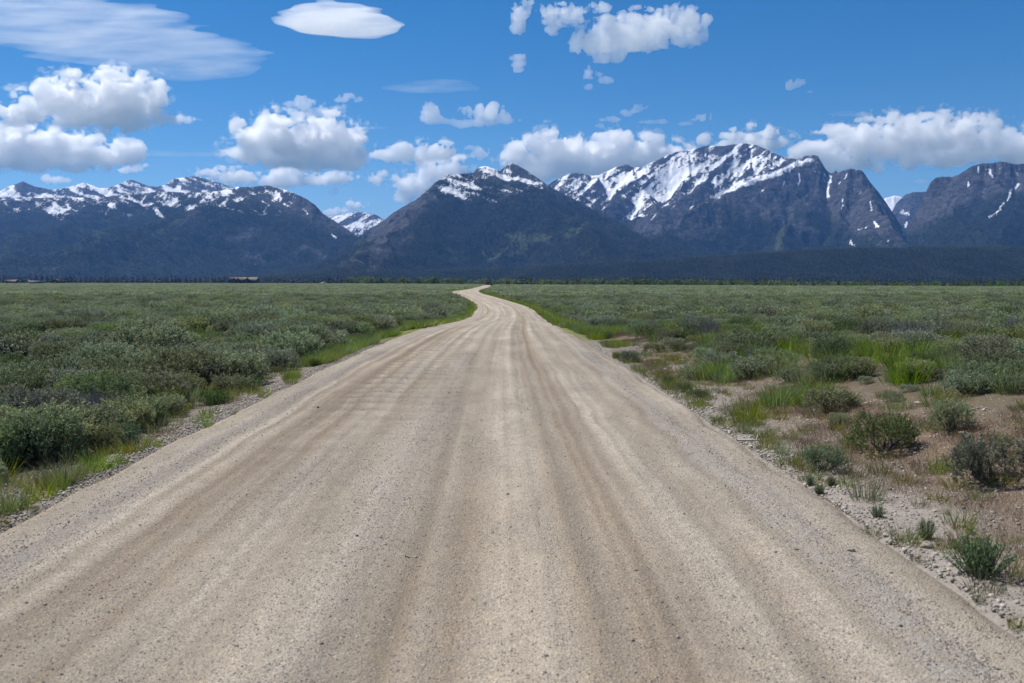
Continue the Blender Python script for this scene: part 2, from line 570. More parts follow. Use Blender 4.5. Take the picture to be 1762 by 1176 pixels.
# ------------------------------------------------------------------ mountains
t = NT('mountain')
P = t.pos()
fo, sn, me_ = t.attr('forest').outputs['Fac'], t.attr('snow').outputs['Fac'], t.attr('glade').outputs['Fac']
nA = t.noise(P, 0.012, 5.0, 0.66)
nB = t.noise(P, 0.06, 3.0, 0.7)
nS = t.noise(t.vscale(P, (0.25, 0.25, 1.0)), 0.05, 3.0, 0.65)
rock = t.mix(t.ramp(nS, 0.35, 0.65), (0.026, 0.027, 0.034), (0.070, 0.069, 0.077))
rock = t.mix(t.ramp(nB, 0.35, 0.7, 0, 0.7), rock, (0.088, 0.085, 0.088))
wood = t.mix(t.ramp(nB, 0.35, 0.65), (0.010, 0.015, 0.013), (0.023, 0.030, 0.022))
glade = t.mix(nB, (0.032, 0.050, 0.024), (0.060, 0.070, 0.040))
wood = t.mix(t.ramp(t.math('ADD', me_, t.math('MULTIPLY', t.math('SUBTRACT', nA, 0.5), 0.9)), 0.42, 0.62), wood, glade)
fm = t.ramp(t.math('ADD', fo, t.math('MULTIPLY', t.math('SUBTRACT', nB, 0.5), 1.3)), 0.42, 0.58)
flu = t.ramp(t.noise(t.vscale(P, (1.0, 1.0, 0.16)), 0.035, 3.0, 0.65), 0.34, 0.66)
rock = t.mix(1.0, rock, t.mix(flu, (0.62, 0.62, 0.64), (1.3, 1.29, 1.27)), 'MULTIPLY')
c = t.mix(fm, rock, wood)
sm = t.ramp(t.math('ADD', sn, t.math('ADD', t.math('MULTIPLY', t.math('SUBTRACT', nB, 0.5), 1.5), t.math('ADD', t.math('MULTIPLY', t.math('SUBTRACT', nA, 0.5), 0.9), t.math('MULTIPLY', t.math('SUBTRACT', t.noise(P, 0.17, 2.0, 0.7), 0.5), 0.9)))), 0.42, 0.60)
c = t.mix(sm, c, t.mix(nA, (0.66, 0.68, 0.71), (0.86, 0.87, 0.89)))
hb = t.math('ADD', t.math('MULTIPLY', nA, 1.0), t.math('MULTIPLY', nB, 0.45))
t.surf(c, 0.95, 0.1, t.math('MULTIPLY', hb, t.ramp(sm, 0, 1, 1.0, 0.3)), 1.0, 38.0)
M['mountain'] = t.m


def seg_max(z, X, Y, a, b, s):
    """raise z to the roof of slope s over the ridge segment a-b"""
    ax, ay, az = a
    bx, by, bz = b
    dx, dy = bx - ax, by - ay
    L2 = dx * dx + dy * dy + 1e-6
    tt = np.clip(((X - ax) * dx + (Y - ay) * dy) / L2, 0, 1)
    d = np.sqrt((X - ax - tt * dx) ** 2 + (Y - ay - tt * dy) ** 2)
    np.maximum(z, az + (bz - az) * tt - s * d, out=z)


FOREST_PTS = []


def mountain(label, sky, D, front, back, slope, seed, spur_gap, bias, rough, rows=210, du=1.6, snow=None, tree=None,
             strokes=(), bare=(), glades=(), extra=(), streak=None, zb=-6.0, trees=0, warp=95, gain=0.0):
    rg = np.random.default_rng(seed)
    sky = np.array(sky, float)
    u0, u1 = sky[0, 0], sky[-1, 0]
    us_ = np.arange(u0, u1 + du, du)
    Du = np.array(D, float) if np.ndim(D) else np.array([[u0, D], [u1, D]], float)

    def at(u, v, d):
        a, b = ray(u, v)
        return np.array([a * d, d, EYE + b * d])
    segs = []
    # main ridge
    ru = np.arange(u0, u1 + 6, 6.0)
    rv = np.interp(ru, sky[:, 0], sky[:, 1])
    rd = np.interp(ru, Du[:, 0], Du[:, 1])
    rd = rd + 160 * n2(ru * 0.02, ru * 0 + seed, seed) + 60 * n2(ru * 0.07, ru * 0, seed + 1)
    ridge = [at(u, v, d) for u, v, d in zip(ru, rv, rd)]
    for a, b in zip(ridge[:-1], ridge[1:]):
        segs.append((a, b, slope))

    def spur(p, ang, length, depth, zend, n=8):
        pts = [np.array(p, float)]
        z0 = p[2]
        st = length / n
        pw = rg.uniform(0.75, 1.0)
        for k in range(n):
            ang += rg.normal(0, 0.16)
            q = pts[-1] + np.array([math.sin(ang) * st, -math.cos(ang) * st, 0])
            tt = (k + 1) / n
            q[2] = z0 - (z0 - zend) * tt ** pw + rg.normal(0, 0.012) * (z0 - zend)
            pts.append(q)
        for a, b in zip(pts[:-1], pts[1:]):
            segs.append((a, b, slope * (1.0 + 0.12 * depth)))
        if depth < 2:
            sd = 1 if rg.random() < 0.5 else -1
            for k in range(1, n):
                sd = -sd
                h = pts[k][2] - zb
                if h < 60:
                    continue
                ln = rg.uniform(0.5, 0.95) * h * 1.25
                spur(pts[k] - np.array([0, 0, 0.03 * h]), ang + sd * rg.uniform(0.7, 1.1), ln, depth + 1 if depth else 1 + (ln < 350), pts[k][2] - h * rg.uniform(0.55, 0.85), 4)
    s = 0.0
    nxt = rg.uniform(0.2, 0.8) * spur_gap
    for a, b in zip(ridge[:-1], ridge[1:]):
        s += np.linalg.norm((b - a)[:2])
        if s > nxt and b[2] > zb + 80:
            nxt = s + spur_gap * rg.uniform(0.6, 1.4)
            spur(b - np.array([0, 0, 6.0]), bias + rg.normal(0, 0.22), front * rg.uniform(0.75, 1.05) * min(1, 0.35 + (b[2] - zb) / 600), 0, zb - 20)
    for e in extra:
        pts = [at(*p) for p in e]
        for a, b in zip(pts[:-1], pts[1:]):
            segs.append((a, b, slope))
    # grid: fanned columns, rows across the range
    d_us = np.interp(us_, Du[:, 0], Du[:, 1])
    tr = np.linspace(0, 1, rows)
    A = np.array([ray(u, 400)[0] for u in us_])
    Yg = (d_us - front)[None] + (front + back) * tr[:, None]
    Xg = A[None] * Yg
    aw = warp * ss(40, 700, np.abs(Yg - d_us[None]))
    wx = aw *  fbm2(Xg / 420, Yg / 420, 3, seed + 5) + 0.3 * aw * fbm2(Xg / 110, Yg / 110, 3, seed + 6)
    wy = aw *  fbm2(Xg / 420, Yg / 420, 3, seed + 7) + 0.3 * aw * fbm2(Xg / 110, Yg / 110, 3, seed + 8)
    Xw, Yw = (Xg + wx).astype(np.float32), (Yg + wy).astype(np.float32)
    Z = np.full(Xg.shape, zb - 60.0, np.float32)
    for a, b, sl in segs:
        top = max(a[2], b[2])
        reach = (top - zb + 60) / sl
        xlo, xhi = min(a[0], b[0]) - reach, max(a[0], b[0]) + reach
        ylo, yhi = min(a[1], b[1]) - reach, max(a[1], b[1]) + reach
        cx = np.where((Xw.max(0) >= xlo) & (Xw.min(0) <= xhi))[0]
        rx = np.where((Yw.max(1) >= ylo) & (Yw.min(1) <= yhi))[0]
        if len(cx) == 0 or len(rx) == 0:
            continue
        c0, c1, r0, r1 = cx[0], cx[-1] + 1, rx[0], rx[-1] + 1
        seg_max(Z[r0:r1, c0:c1], Xw[r0:r1, c0:c1], Yw[r0:r1, c0:c1], a, b, sl)
    Z = Z.astype(float)
    hgt = np.clip(Z - zb, 0, None)
    am = rough * ss(0, 150, hgt)
    Z = Z - am * (34 * (0.5 - 0.5 * fbm2(Xg / 260, Yg / 260, 3, seed + 20, 0.5, True)) + 22 * (0.5 - 0.5 * fbm2(Xg / 80, Yg / 80, 3, seed + 21, 0.55, True)) + 11 * (0.5 - 0.5 * fbm2(Xg / 34, Yg / 34, 2, seed + 22, 0.55, True)))
    # fit the crest line
    el = (Z - EYE) / Yg
    cur = el.max(0)
    tv = np.interp(us_, sky[:, 0], sky[:, 1]) + 0.7 * fbm2(us_ * 0.22, us_ * 0, 4, seed + 30) * rough
    tgt = np.array([ray(u, v)[1] for u, v in zip(us_, tv)])
    ratio = np.clip(tgt, 0.002, None) / np.clip(cur, 0.002, None)
    kern = np.exp(-np.linspace(-2, 2, 17) ** 2)
    smr = np.convolve(np.pad(ratio, 8, mode='edge'), kern / kern.sum(), 'valid')
    Z = EYE + (Z - EYE) * np.where(Z > 0, smr[None], 1)
    el = (Z - EYE) / Yg
    cur = np.clip(el.max(0), 0.002, None)
    wgt = ss(0.86, 0.985, el / cur[None])
    Z = EYE + (Z - EYE) * np.where(Z > 0, 1 + wgt * (np.clip(tgt, 0.002, None) / cur - 1)[None], 1)
    U, V = to_px(Xg, Yg, Z)
    # what lies on it
    gxz = np.gradient(Z, axis=1) / np.maximum(np.gradient(Xg, axis=1), 1e-3)
    gyz = np.gradient(Z, axis=0) / np.maximum(np.gradient(Yg, axis=0), 1e-3)
    steep = np.sqrt(gxz ** 2 + gyz ** 2)
    k = 9
    pad = np.pad(Z, k, mode='edge')
    cs = pad.cumsum(0).cumsum(1)
    cs = np.pad(cs, ((1, 0), (1, 0)))
    w = 2 * k + 1
    mean = (cs[w:, w:] - cs[:-w, w:] - cs[w:, :-w] + cs[:-w, :-w]) / (w * w)
    conc = np.clip((mean - Z) / 14, -1.5, 1.5)
    big = fbm2(Xg / 500, Z / 160 + Yg / 900, 4, seed + 40)
    snw = np.zeros(Z.shape)
    if snow is not None:
        sl = np.array(snow, float)
        line = np.interp(U, sl[:, 0], sl[:, 1])
        amt = np.interp(U, sl[:, 0], sl[:, 2])
        f = np.clip((line - V) / 30, -9, 0.22) + 0.8 * np.clip(conc, -0.35, 1.5) - 0.45 * np.clip(steep - 0.8, -0.5, 1) + 0.55 * big - 0.1 + gain
        f = f + 0.35 * np.clip(gxz, -1, 1)          # faces turned to the left and up keep more snow here
        if streak is not None:
            ca, sa = math.cos(streak), math.sin(streak)
            f = f + 1.5 * fbm2((Xg * ca + Z * sa) / 330, (-Xg * sa + Z * ca) / 34, 4, seed + 41) + 1.3 * fbm2((Xg * ca + Z * sa) / 120, (-Xg * sa + Z * ca) / 15, 3, seed + 42)
        snw = np.clip(0.5 + 0.5 * f, 0, 1) * amt + 0 * f
        snw = np.where(amt > 0.02, np.minimum(snw, 1.0), 0)

    Uq, Vq = U + 7 * fbm2(Xg / 60, Z / 40, 4, seed + 60), V + 6 * fbm2(Xg / 60, Z / 40, 4, seed + 61)

    def paint(arr, strokes, amount=1.0, warp=1.0, soft=1.7):
        Uw, Vw = U + (Uq - U) * warp, V + (Vq - V) * warp
        for st in strokes:
            wpx = st[0]
            for (ua, va), (ub, vb) in zip(st[1][:-1], st[1][1:]):
                L2 = (ub - ua) ** 2 + (vb - va) ** 2 + 1e-6
                q = np.clip(((Uw - ua) * (ub - ua) + (Vw - va) * (vb - va)) / L2, 0, 1)
                d = np.hypot(Uw - ua - q * (ub - ua), Vw - va - q * (vb - va))
                arr = np.maximum(arr, amount * (1 - ss(wpx * 0.6, wpx * soft, d)))
        return arr
    snw = paint(snw, [(s_[0] * 0.72, s_[1]) for s_ in strokes], 0.78, 0.8, 2.6)
    frs = np.zeros(Z.shape)
    if tree is not None:
        tl_ = np.array(tree, float)
        line = np.interp(U, tl_[:, 0], tl_[:, 1])
        frs = np.clip(0.5 + (V - line) / 46 + 0.45 * big - 0.35 * np.clip(steep - 1.0, -0.5, 1.5), 0, 1)
        no = paint(np.zeros(Z.shape), bare, 0.55, 3.0, 3.2)
        frs = frs * (1 - no)
    gl = np.clip(0.28 + 0.45 * fbm2((Xg * 0.8 + Z * 0.9) / 260, (Z - Xg * 0.5) / 110, 4, seed + 50), 0, 1) * 0.75
    gl = paint(gl, glades, 0.75, 1.8, 2.4)
    me = make_mesh('mountain', np.stack([Xg, Yg, Z], -1).reshape(-1, 3), grid_faces(*Z.shape), None,
                   {'snow': snw.ravel(), 'forest': frs.ravel(), 'glade': gl.ravel()}, smooth=True, mats=[M['mountain']])
    obj('mountain', me, label=label, kind='structure')
    if trees:
        vis = (gyz > -0.05) & (Z > zb + 4)
        wgt = np.clip(frs - 0.45, 0, 1) * vis * (snw < 0.45) * (1 - 0.7 * (gl > 0.5))
        ar = np.abs(np.gradient(Xg, axis=1) * np.gradient(Yg, axis=0)) * wgt
        pr = ar.ravel() / ar.sum()
        pk = rg.choice(pr.size, trees, p=pr)
        jj = rg.uniform(-0.5, 0.5, (trees, 2))
        ddx, ddy = np.gradient(Xg, axis=1).ravel()[pk] * jj[:, 0], np.gradient(Yg, axis=0).ravel()[pk] * jj[:, 1]
        FOREST_PTS.append(np.stack([Xg.ravel()[pk] + ddx, Yg.ravel()[pk] + ddy, Z.ravel()[pk] + gxz.ravel()[pk] * ddx + gyz.ravel()[pk] * ddy - 4], -1))


mountain('far range of pointed snowy peaks at the left end of the skyline',
         [(-220, 345), (-120, 325), (-60, 338), (0, 330), (18, 321), (30, 317), (42, 312), (52, 317), (62, 321), (85, 326), (106, 326), (126, 321), (147, 314), (160, 319), (172, 324), (188, 324), (205, 318), (222, 311), (230, 310), (243, 315), (258, 321), (272, 322), (288, 318), (300, 308), (322, 305), (342, 303), (356, 308), (376, 314), (392, 320), (430, 331), (470, 350), (520, 380)],
         8600, 1900, 700, 0.75, 3, 520, -0.25, 0.75, rows=150, snow=[(-220, 352, 1), (0, 352, 1), (120, 350, 1), (250, 345, 1), (340, 338, 1), (400, 335, 1), (520, 335, 1)],
         tree=[(-220, 360), (520, 350)], streak=-0.35, gain=0.05)
mountain('snowy far peak showing in the notch between the left massif and the forested middle mountain',
         [(520, 420), (545, 385), (562, 373), (580, 372), (598, 368), (612, 365), (628, 366), (645, 369), (660, 377), (690, 400), (720, 430)],
         9400, 1500, 500, 0.75, 5, 420, 0.1, 0.7, rows=100, du=1.4, snow=[(520, 392, 1), (720, 392, 1)], tree=[(520, 395), (720, 400)], streak=0.5, gain=0.0)
mountain('snow covered far ridge closing the canyon between the cliffs',
         [(1470, 420), (1500, 360), (1522, 341), (1538, 337), (1548, 339), (1560, 345), (1600, 380)],
         9600, 1200, 500, 0.7, 6, 400, 0.1, 0.5, rows=80, du=1.4, snow=[(1470, 358, 1), (1600, 358, 1)], tree=None, gain=1.2)
mountain('grey rocky wall inside the canyon behind the right hand cliffs',
         [(1490, 440), (1515, 395), (1530, 372), (1541, 350), (1549, 342), (1557, 335), (1570, 331), (1590, 330), (1620, 345), (1680, 400)],
         8700, 1500, 500, 0.95, 8, 380, -0.3, 1.1, rows=110, du=1.4, snow=None, strokes=[(3, [(1550, 367), (1562, 369)]), (2.4, [(1562, 384), (1558, 390)])], tree=[(1490, 400), (1680, 360)])
mountain('long forested left massif with snow patches and rounded shoulder',
         [(-420, 330), (-220, 366), (-100, 350), (0, 345), (60, 341), (120, 340), (170, 341), (210, 336), (250, 333), (280, 329), (330, 333), (380, 329), (410, 322), (432, 322), (462, 319), (482, 324), (503, 331), (525, 341), (543, 353), (556, 368), (575, 380), (592, 391), (612, 405), (640, 428), (680, 455), (720, 476)],
         [(-420, 6300), (300, 6500), (560, 5900), (720, 5600)], 2900, 500, 0.66, 12, 430, -0.55, 1.15, rows=240,
         snow=[(-420, 350, 1), (0, 352, 1), (180, 352, 1), (300, 345, 0.97), (430, 333, 0.95), (520, 338, 0.8), (580, 350, 0.5), (620, 300, 0)], streak=-0.45,
         tree=[(-420, 360), (0, 358), (200, 352), (330, 352), (440, 350), (520, 375), (560, 400), (720, 430)],
         strokes=[(3.2, [(268, 364), (280, 372)]), (2.2, [(120, 360), (105, 368)]), (2.2, [(476, 330), (484, 346)]), (1.4, [(570, 402), (577, 411)]), (1.4, [(526, 362), (533, 368)]), (2.5, [(383, 350), (392, 342)])],
         bare=[(6, [(395, 410), (440, 395)]), (7, [(430, 440), (450, 450)]), (5, [(520, 425), (550, 438)]), (3, [(330, 368), (318, 376)])],
         glades=[(3, [(240, 418), (330, 372)]), (3, [(265, 403), (310, 385)]), (3, [(110, 440), (200, 400)]), (2.5, [(270, 418), (305, 408)]), (2.5, [(70, 462), (105, 458)]), (4, [(140, 395), (180, 405)])], trees=9000, gain=-0.08)
mountain('massive snow streaked right hand massif with cliffs and jagged towers',
         [(800, 440), (860, 390), (905, 352), (930, 330), (945, 316), (962, 306), (980, 298), (1004, 299), (1018, 303), (1030, 302), (1046, 294), (1062, 287), (1078, 283), (1090, 289), (1104, 288), (1122, 279), (1140, 271), (1160, 262), (1186, 258), (1214, 251), (1240, 252), (1262, 249), (1280, 247), (1300, 250), (1312, 255), (1330, 264), (1348, 271), (1368, 273), (1382, 269), (1396, 267), (1404, 268), (1410, 277), (1418, 290), (1424, 297), (1430, 299), (1436, 293), (1440, 298), (1448, 294), (1456, 292), (1464, 291), (1474, 292), (1482, 295), (1490, 306), (1498, 317), (1510, 331), (1520, 344), (1530, 358), (1542, 376), (1552, 392), (1560, 408), (1572, 424), (1600, 450)],
         [(800, 7600), (1000, 7700), (1100, 7500), (1280, 7300), (1400, 6700), (1480, 6500), (1600, 6300)], 2900, 600, 0.86, 21, 430, -0.15, 1.4, rows=250, du=1.5,
         snow=[(800, 360, 1), (940, 348, 1), (1000, 346, 1), (1100, 345, 1), (1200, 328, 1), (1290, 300, 0.98), (1340, 285, 0.9), (1400, 281, 0.85), (1430, 285, 0.55), (1480, 290, 0.55), (1510, 290, 0.0)], streak=0.62,
         tree=[(800, 372), (1000, 362), (1100, 385), (1180, 400), (1240, 370), (1330, 345), (1400, 350), (1460, 395), (1540, 425), (1600, 420)],
         strokes=[(4.2, [(1398, 276), (1370, 284), (1335, 298), (1290, 314), (1262, 324), (1234, 337)]), (2.4, [(1310, 292), (1270, 318), (1225, 340)]), (2.2, [(1428, 303), (1425, 318), (1426, 340)]), (1.4, [(1416, 296), (1420, 312)]), (1.6, [(1456, 302), (1444, 318)]), (1.5, [(1375, 300), (1372, 318)]), (1.2, [(1350, 312), (1347, 324)]),
                  (1.2, [(1450, 340), (1449, 360)]), (1.6, [(1496, 348), (1499, 362)]), (2.4, [(1506, 384), (1512, 392)]), (1.6, [(1478, 398), (1494, 394)]), (1.5, [(1462, 415), (1472, 424)]), (1.5, [(1527, 414), (1529, 417)]), (1.6, [(1553, 398), (1557, 403)]), (2.2, [(1268, 262), (1258, 290), (1246, 305)])],
         bare=[(9, [(1190, 345), (1140, 375), (1100, 398)]), (8, [(1320, 370), (1360, 378)]), (7, [(1180, 395), (1215, 398)]), (5, [(1235, 385), (1205, 412)]), (8, [(1370, 395), (1410, 405)])],
         glades=[(4, [(1344, 395), (1342, 425)])],
         extra=[[(1400, 268, 6700), (1340, 297, 6480), (1290, 316, 6250), (1230, 340, 5950), (1170, 376, 5600), (1110, 410, 5300)], [(1465, 292, 6480), (1450, 345, 6150), (1440, 400, 5700)], [(1280, 248, 7300), (1200, 315, 6800), (1120, 365, 6300)], [(1160, 262, 7500), (1090, 315, 7100), (1030, 350, 6800)]], trees=6000)
mountain('dark forested cliff mountain at the right end of the skyline',
         [(1480, 450), (1525, 425), (1545, 412), (1555, 402), (1566, 384), (1575, 366), (1583, 350), (1591, 332), (1599, 314), (1608, 306), (1620, 304), (1636, 305), (1650, 299), (1660, 292), (1670, 286), (1682, 283), (1690, 281), (1705, 281), (1718, 278), (1732, 280), (1744, 283), (1762, 281), (1800, 272), (1860, 290), (1960, 262), (2100, 330)],
         6300, 2600, 600, 0.95, 31, 380, -0.2, 1.4, rows=230, du=1.5, snow=[(1480, 300, 0), (1640, 292, 0.35), (1690, 296, 0.52), (1762, 298, 0.55), (2100, 300, 0.55)],
         tree=[(1480, 415), (1600, 385), (1680, 345), (1762, 325), (2100, 330)],
         strokes=[(1.9, [(1742, 326), (1730, 344), (1718, 362), (1703, 374)]), (2, [(1756, 316), (1748, 322)]), (1.8, [(1668, 314), (1666, 322)]), (1.3, [(1684, 288), (1685, 296)]), (1.8, [(1701, 290), (1706, 304)])], trees=6500)
mountain('dark forested middle mountain with a small snowy double summit',
         [(470, 478), (540, 462), (575, 446), (600, 428), (617, 410), (635, 400), (660, 380), (676, 367), (692, 357), (708, 348), (716, 344), (724, 338), (734, 330), (743, 321), (750, 314), (760, 307), (772, 303), (790, 300), (806, 299), (815, 298), (820, 291), (828, 287), (838, 286), (848, 290), (860, 294), (866, 290), (874, 284), (881, 281), (890, 284), (903, 292), (915, 300), (930, 310), (946, 322), (965, 332), (985, 342), (1005, 352), (1030, 366), (1060, 383), (1090, 399), (1120, 414), (1160, 431), (1210, 447), (1280, 462), (1360, 475)],
         [(470, 4600), (700, 5300), (880, 5700), (1000, 5400), (1200, 4700), (1360, 4300)], 2400, 600, 0.70, 41, 400, 0.05, 1.1, rows=250, du=1.5,
         snow=[(470, 280, 0), (750, 300, 0.5), (775, 306, 1), (820, 309, 1), (900, 311, 1), (935, 318, 0.9), (960, 320, 0.0)], streak=-0.3,
         tree=[(470, 400), (640, 405), (700, 378), (740, 335), (800, 306), (870, 312), (930, 320), (1000, 340), (1360, 420)],
         bare=[(8, [(600, 452), (660, 435)]), (10, [(640, 440), (700, 400)]), (6, [(700, 380), (740, 345)]), (4, [(870, 332), (884, 330)]), (4, [(625, 485), (650, 455)])],
         glades=[(7, [(870, 410), (940, 408)]), (5, [(840, 440), (905, 425)]), (5, [(770, 420), (775, 450)]), (4, [(980, 405), (1010, 385)])], trees=9000, gain=-0.08)
# wooded foothill and the benches in front of it
mountain('low dark forested foothill rising to the right below the cliffs',
         [(380, 482), (600, 474), (700, 471), (900, 466), (1050, 457), (1180, 450), (1300, 441), (1430, 433), (1560, 431), (1700, 430), (1800, 432), (2100, 430)],
         3500, 1500, 900, 0.30, 51, 420, -0.1, 0.12, rows=90, du=5, tree=[(380, 300), (2100, 300)], trees=15000)

# ------------------------------------------------------------------ clouds: closed bodies of thin white vapour, far behind the range
def surface_nets(F):
    ins = F > 0
    c = [ins[i:F.shape[0] - 1 + i, j:F.shape[1] - 1 + j, k:F.shape[2] - 1 + k] for i in (0, 1) for j in (0, 1) for k in (0, 1)]
    cnt = sum(x.astype(np.int8) for x in c)
    act = (cnt > 0) & (cnt < 8)
    ids = -np.ones(act.shape, np.int64)
    I, J, K = np.nonzero(act)
    ids[I, J, K] = np.arange(len(I))
    acc = np.zeros((len(I), 3))
    num = np.zeros(len(I))
    cor = [(i, j, k) for i in (0, 1) for j in (0, 1) for k in (0, 1)]
    for p in cor:
        for ax in range(3):
            if p[ax]:
                continue
            q = list(p)
            q[ax] = 1
            a = F[I + p[0], J + p[1], K + p[2]]
            b = F[I + q[0], J + q[1], K + q[2]]
            m = (a > 0) != (b > 0)
            tt = np.where(m, a / np.where(np.abs(a - b) < 1e-9, 1, a - b), 0)
            pt = np.array(p, float)[None].repeat(len(I), 0)
            pt[:, ax] += tt
            acc[m] += pt[m]
            num[m] += 1
    V = np.stack([I, J, K], -1) + acc / np.maximum(num, 1)[:, None]
    faces = []
    for ax in range(3):
        o1, o2 = [a for a in range(3) if a != ax]
        sl0 = [slice(None)] * 3
        sl1 = [slice(None)] * 3
        sl0[ax] = slice(0, -1)
        sl1[ax] = slice(1, None)
        a, b = ins[tuple(sl0)], ins[tuple(sl1)]
        ch = a != b
        idx = np.array(np.nonzero(ch)).T
        ok = (idx[:, o1] > 0) & (idx[:, o2] > 0) & (idx[:, o1] < F.shape[o1] - 1) & (idx[:, o2] < F.shape[o2] - 1)
        idx = idx[ok]
        flip = a[tuple(idx.T)]
        q = []
        for d1, d2 in ((1, 1), (0, 1), (0, 0), (1, 0)):
            p = idx.copy()
            p[:, o1] -= d1
            p[:, o2] -= d2
            q.append(ids[tuple(p.T)])
        q = np.stack(q, -1)
        if ax == 1:
            flip = ~flip
        q[~flip] = q[~flip][:, ::-1]
        faces.append(q)
    return V, np.concatenate(faces)


def cloud_material(name, dens):
    t = NT(name)
    v = t.n('VolumePrincipled')
    t.set(v.inputs['Color'], (0.997, 0.997, 0.998))
    t.set(v.inputs['Density'], dens)
    t.set(v.inputs['Anisotropy'], 0.6)
    t.t.links.new(v.outputs[0], t.out.inputs['Volume'])
    return t.m




def veil_material(name, dens):
    t = NT(name)
    v = t.n('VolumePrincipled')
    t.set(v.inputs['Color'], (0.997, 0.997, 0.998))
    tc = t.n('TexCoord').outputs['Object']
    nz = t.noise(t.vscale(tc, (0.35, 1.0, 2.6)), 0.0035, 3.0, 0.6, 0.3)
    t.set(v.inputs['Density'], t.ramp(nz, 0.28, 0.76, dens * 0.25, dens * 1.7))
    t.set(v.inputs['Anisotropy'], 0.6)
    t.t.links.new(v.outputs[0], t.out.inputs['Volume'])
    return t.m


CM = {'thick': cloud_material('cumulus_vapour', 0.0135), 'mid': cloud_material('torn_vapour', 0.008), 'thin': veil_material('veil_vapour', 0.0019), 'wisp': cloud_material('wisp_vapour', 0.0030), 'lens': veil_material('lens_vapour', 0.0048)}


def cloud(label, dist, blobs, kind='thick', amp=0.92, scale=28.0, seed=0, vox=2.2, smooth=False, thick=0.55):
    """blobs: (u, v, half width, half height) as seen; every cloud gets its own distance and depth"""
    px = dist / FPX
    B = np.array(blobs, float)
    m = 10 + 0.25 * B[:, 2:].max()
    u0, u1 = (B[:, 0] - B[:, 2]).min() - m, (B[:, 0] + B[:, 2]).max() + m
    v0, v1 = (B[:, 1] - B[:, 3]).min() - m, (B[:, 1] + B[:, 3]).max() + m
    dep = thick * np.maximum(B[:, 3], 0.6 * np.minimum(B[:, 2], 2 * B[:, 3]))
    rg = np.random.default_rng(seed + 100)
    dy = rg.uniform(-0.3, 0.3, len(B)) * dep
    d1 = (dep + np.abs(dy)).max() + m * 0.6
    gu = np.arange(u0, u1, vox).astype(np.float32)
    gd = np.arange(-d1, d1, vox * 1.4).astype(np.float32)
    gv = np.arange(v0, v1, vox * (0.5 if smooth else 1)).astype(np.float32)
    X, Yd, Vv = np.meshgrid(gu, gd, gv, indexing='ij')
    f = np.full(X.shape, -1e3, np.float32)
    for (bu, bv, ru, rv), dp, oy in zip(B, dep, dy):
        e = 1 - np.sqrt(((X - bu) / ru) ** 2 + ((Vv - bv) / rv) ** 2 + ((Yd - oy) / dp) ** 2)
        f = np.maximum(f, e) + 0.22 * np.exp(-np.abs(f - e) * 4) if f.max() > -900 else e
    if smooth:
        n = 0.6 * n3(X / 90, Yd / 40, Vv / 12, seed) + 0.4 * n3(X / 40, Yd / 20, Vv / 5, seed + 3)
        F = f + amp * n - 0.05
    else:
        s, a, tot, sc = 0, 1.0, 0, scale
        wob = 0.35 * n3(X / 40, Yd / 40, Vv / 40, seed + 20)
        for o in range(5):
            n = n3(X / sc + wob, Yd / sc, Vv / (sc * 0.9) - wob, seed + o)
            n = 2.9 * np.abs(n) - 0.85 if o < 4 else n       # rounded heads with creases between them
            s = s + a * n
            tot += a
            a *= 0.60
            sc /= 1.95
        mid = (B[:, 1] * B[:, 2]).sum() / B[:, 2].sum()
        half = max((v1 - v0) / 2 - m, 4.0)
        up = np.clip(0.5 + (mid - Vv) / half, 0, 1)            # heads rise at the top, the base stays flatter
        F = f + amp * (0.55 + 0.75 * up) * (s / tot) - 0.08
    F = np.minimum(F, f + (0.34 if kind == 'thick' else 0.42))
    F[0] = F[-1] = -1
    F[:, 0] = F[:, -1] = -1
    F[:, :, 0] = F[:, :, -1] = -1
    Vt, Fc = surface_nets(F)
    cu, cv = (u0 + u1) / 2, (v0 + v1) / 2
    wisp = None
    if kind == 'thick':                                  # torn thin vapour round the dense body
        G = F + 0.22 + 0.30 * n3(X / 9, Yd / 9, Vv / 7, seed + 40) + 0.22 * n3(X / 4.2, Yd / 4.2, Vv / 3.6, seed + 41) - 0.06
        G[0] = G[-1] = -1
        G[:, 0] = G[:, -1] = -1
        G[:, :, 0] = G[:, :, -1] = -1
        wisp = surface_nets(G)
    a0, b0 = ray(cu, cv)

    def shape(nm, Vt, Fc, mat):
        uu, vv, dd = u0 + Vt[:, 0] * vox, v0 + Vt[:, 2] * (gv[1] - gv[0]), -d1 + Vt[:, 1] * vox * 1.4
        V = np.stack([(uu - cu) * px, dd * px, -(vv - cv) * px], -1)
        return make_mesh(nm, V, Fc[:, ::-1], smooth=True, mats=[mat])
    me = shape('cloud', Vt, Fc, CM[kind])
    o = obj('cloud', me, None, (a0 * dist, dist, EYE + b0 * dist), label, 'cloud', 'clouds over the mountains')
    if wisp is not None:
        tag(obj('wisps', shape('wisps', wisp[0], wisp[1], CM['wisp']), o), kind='stuff')


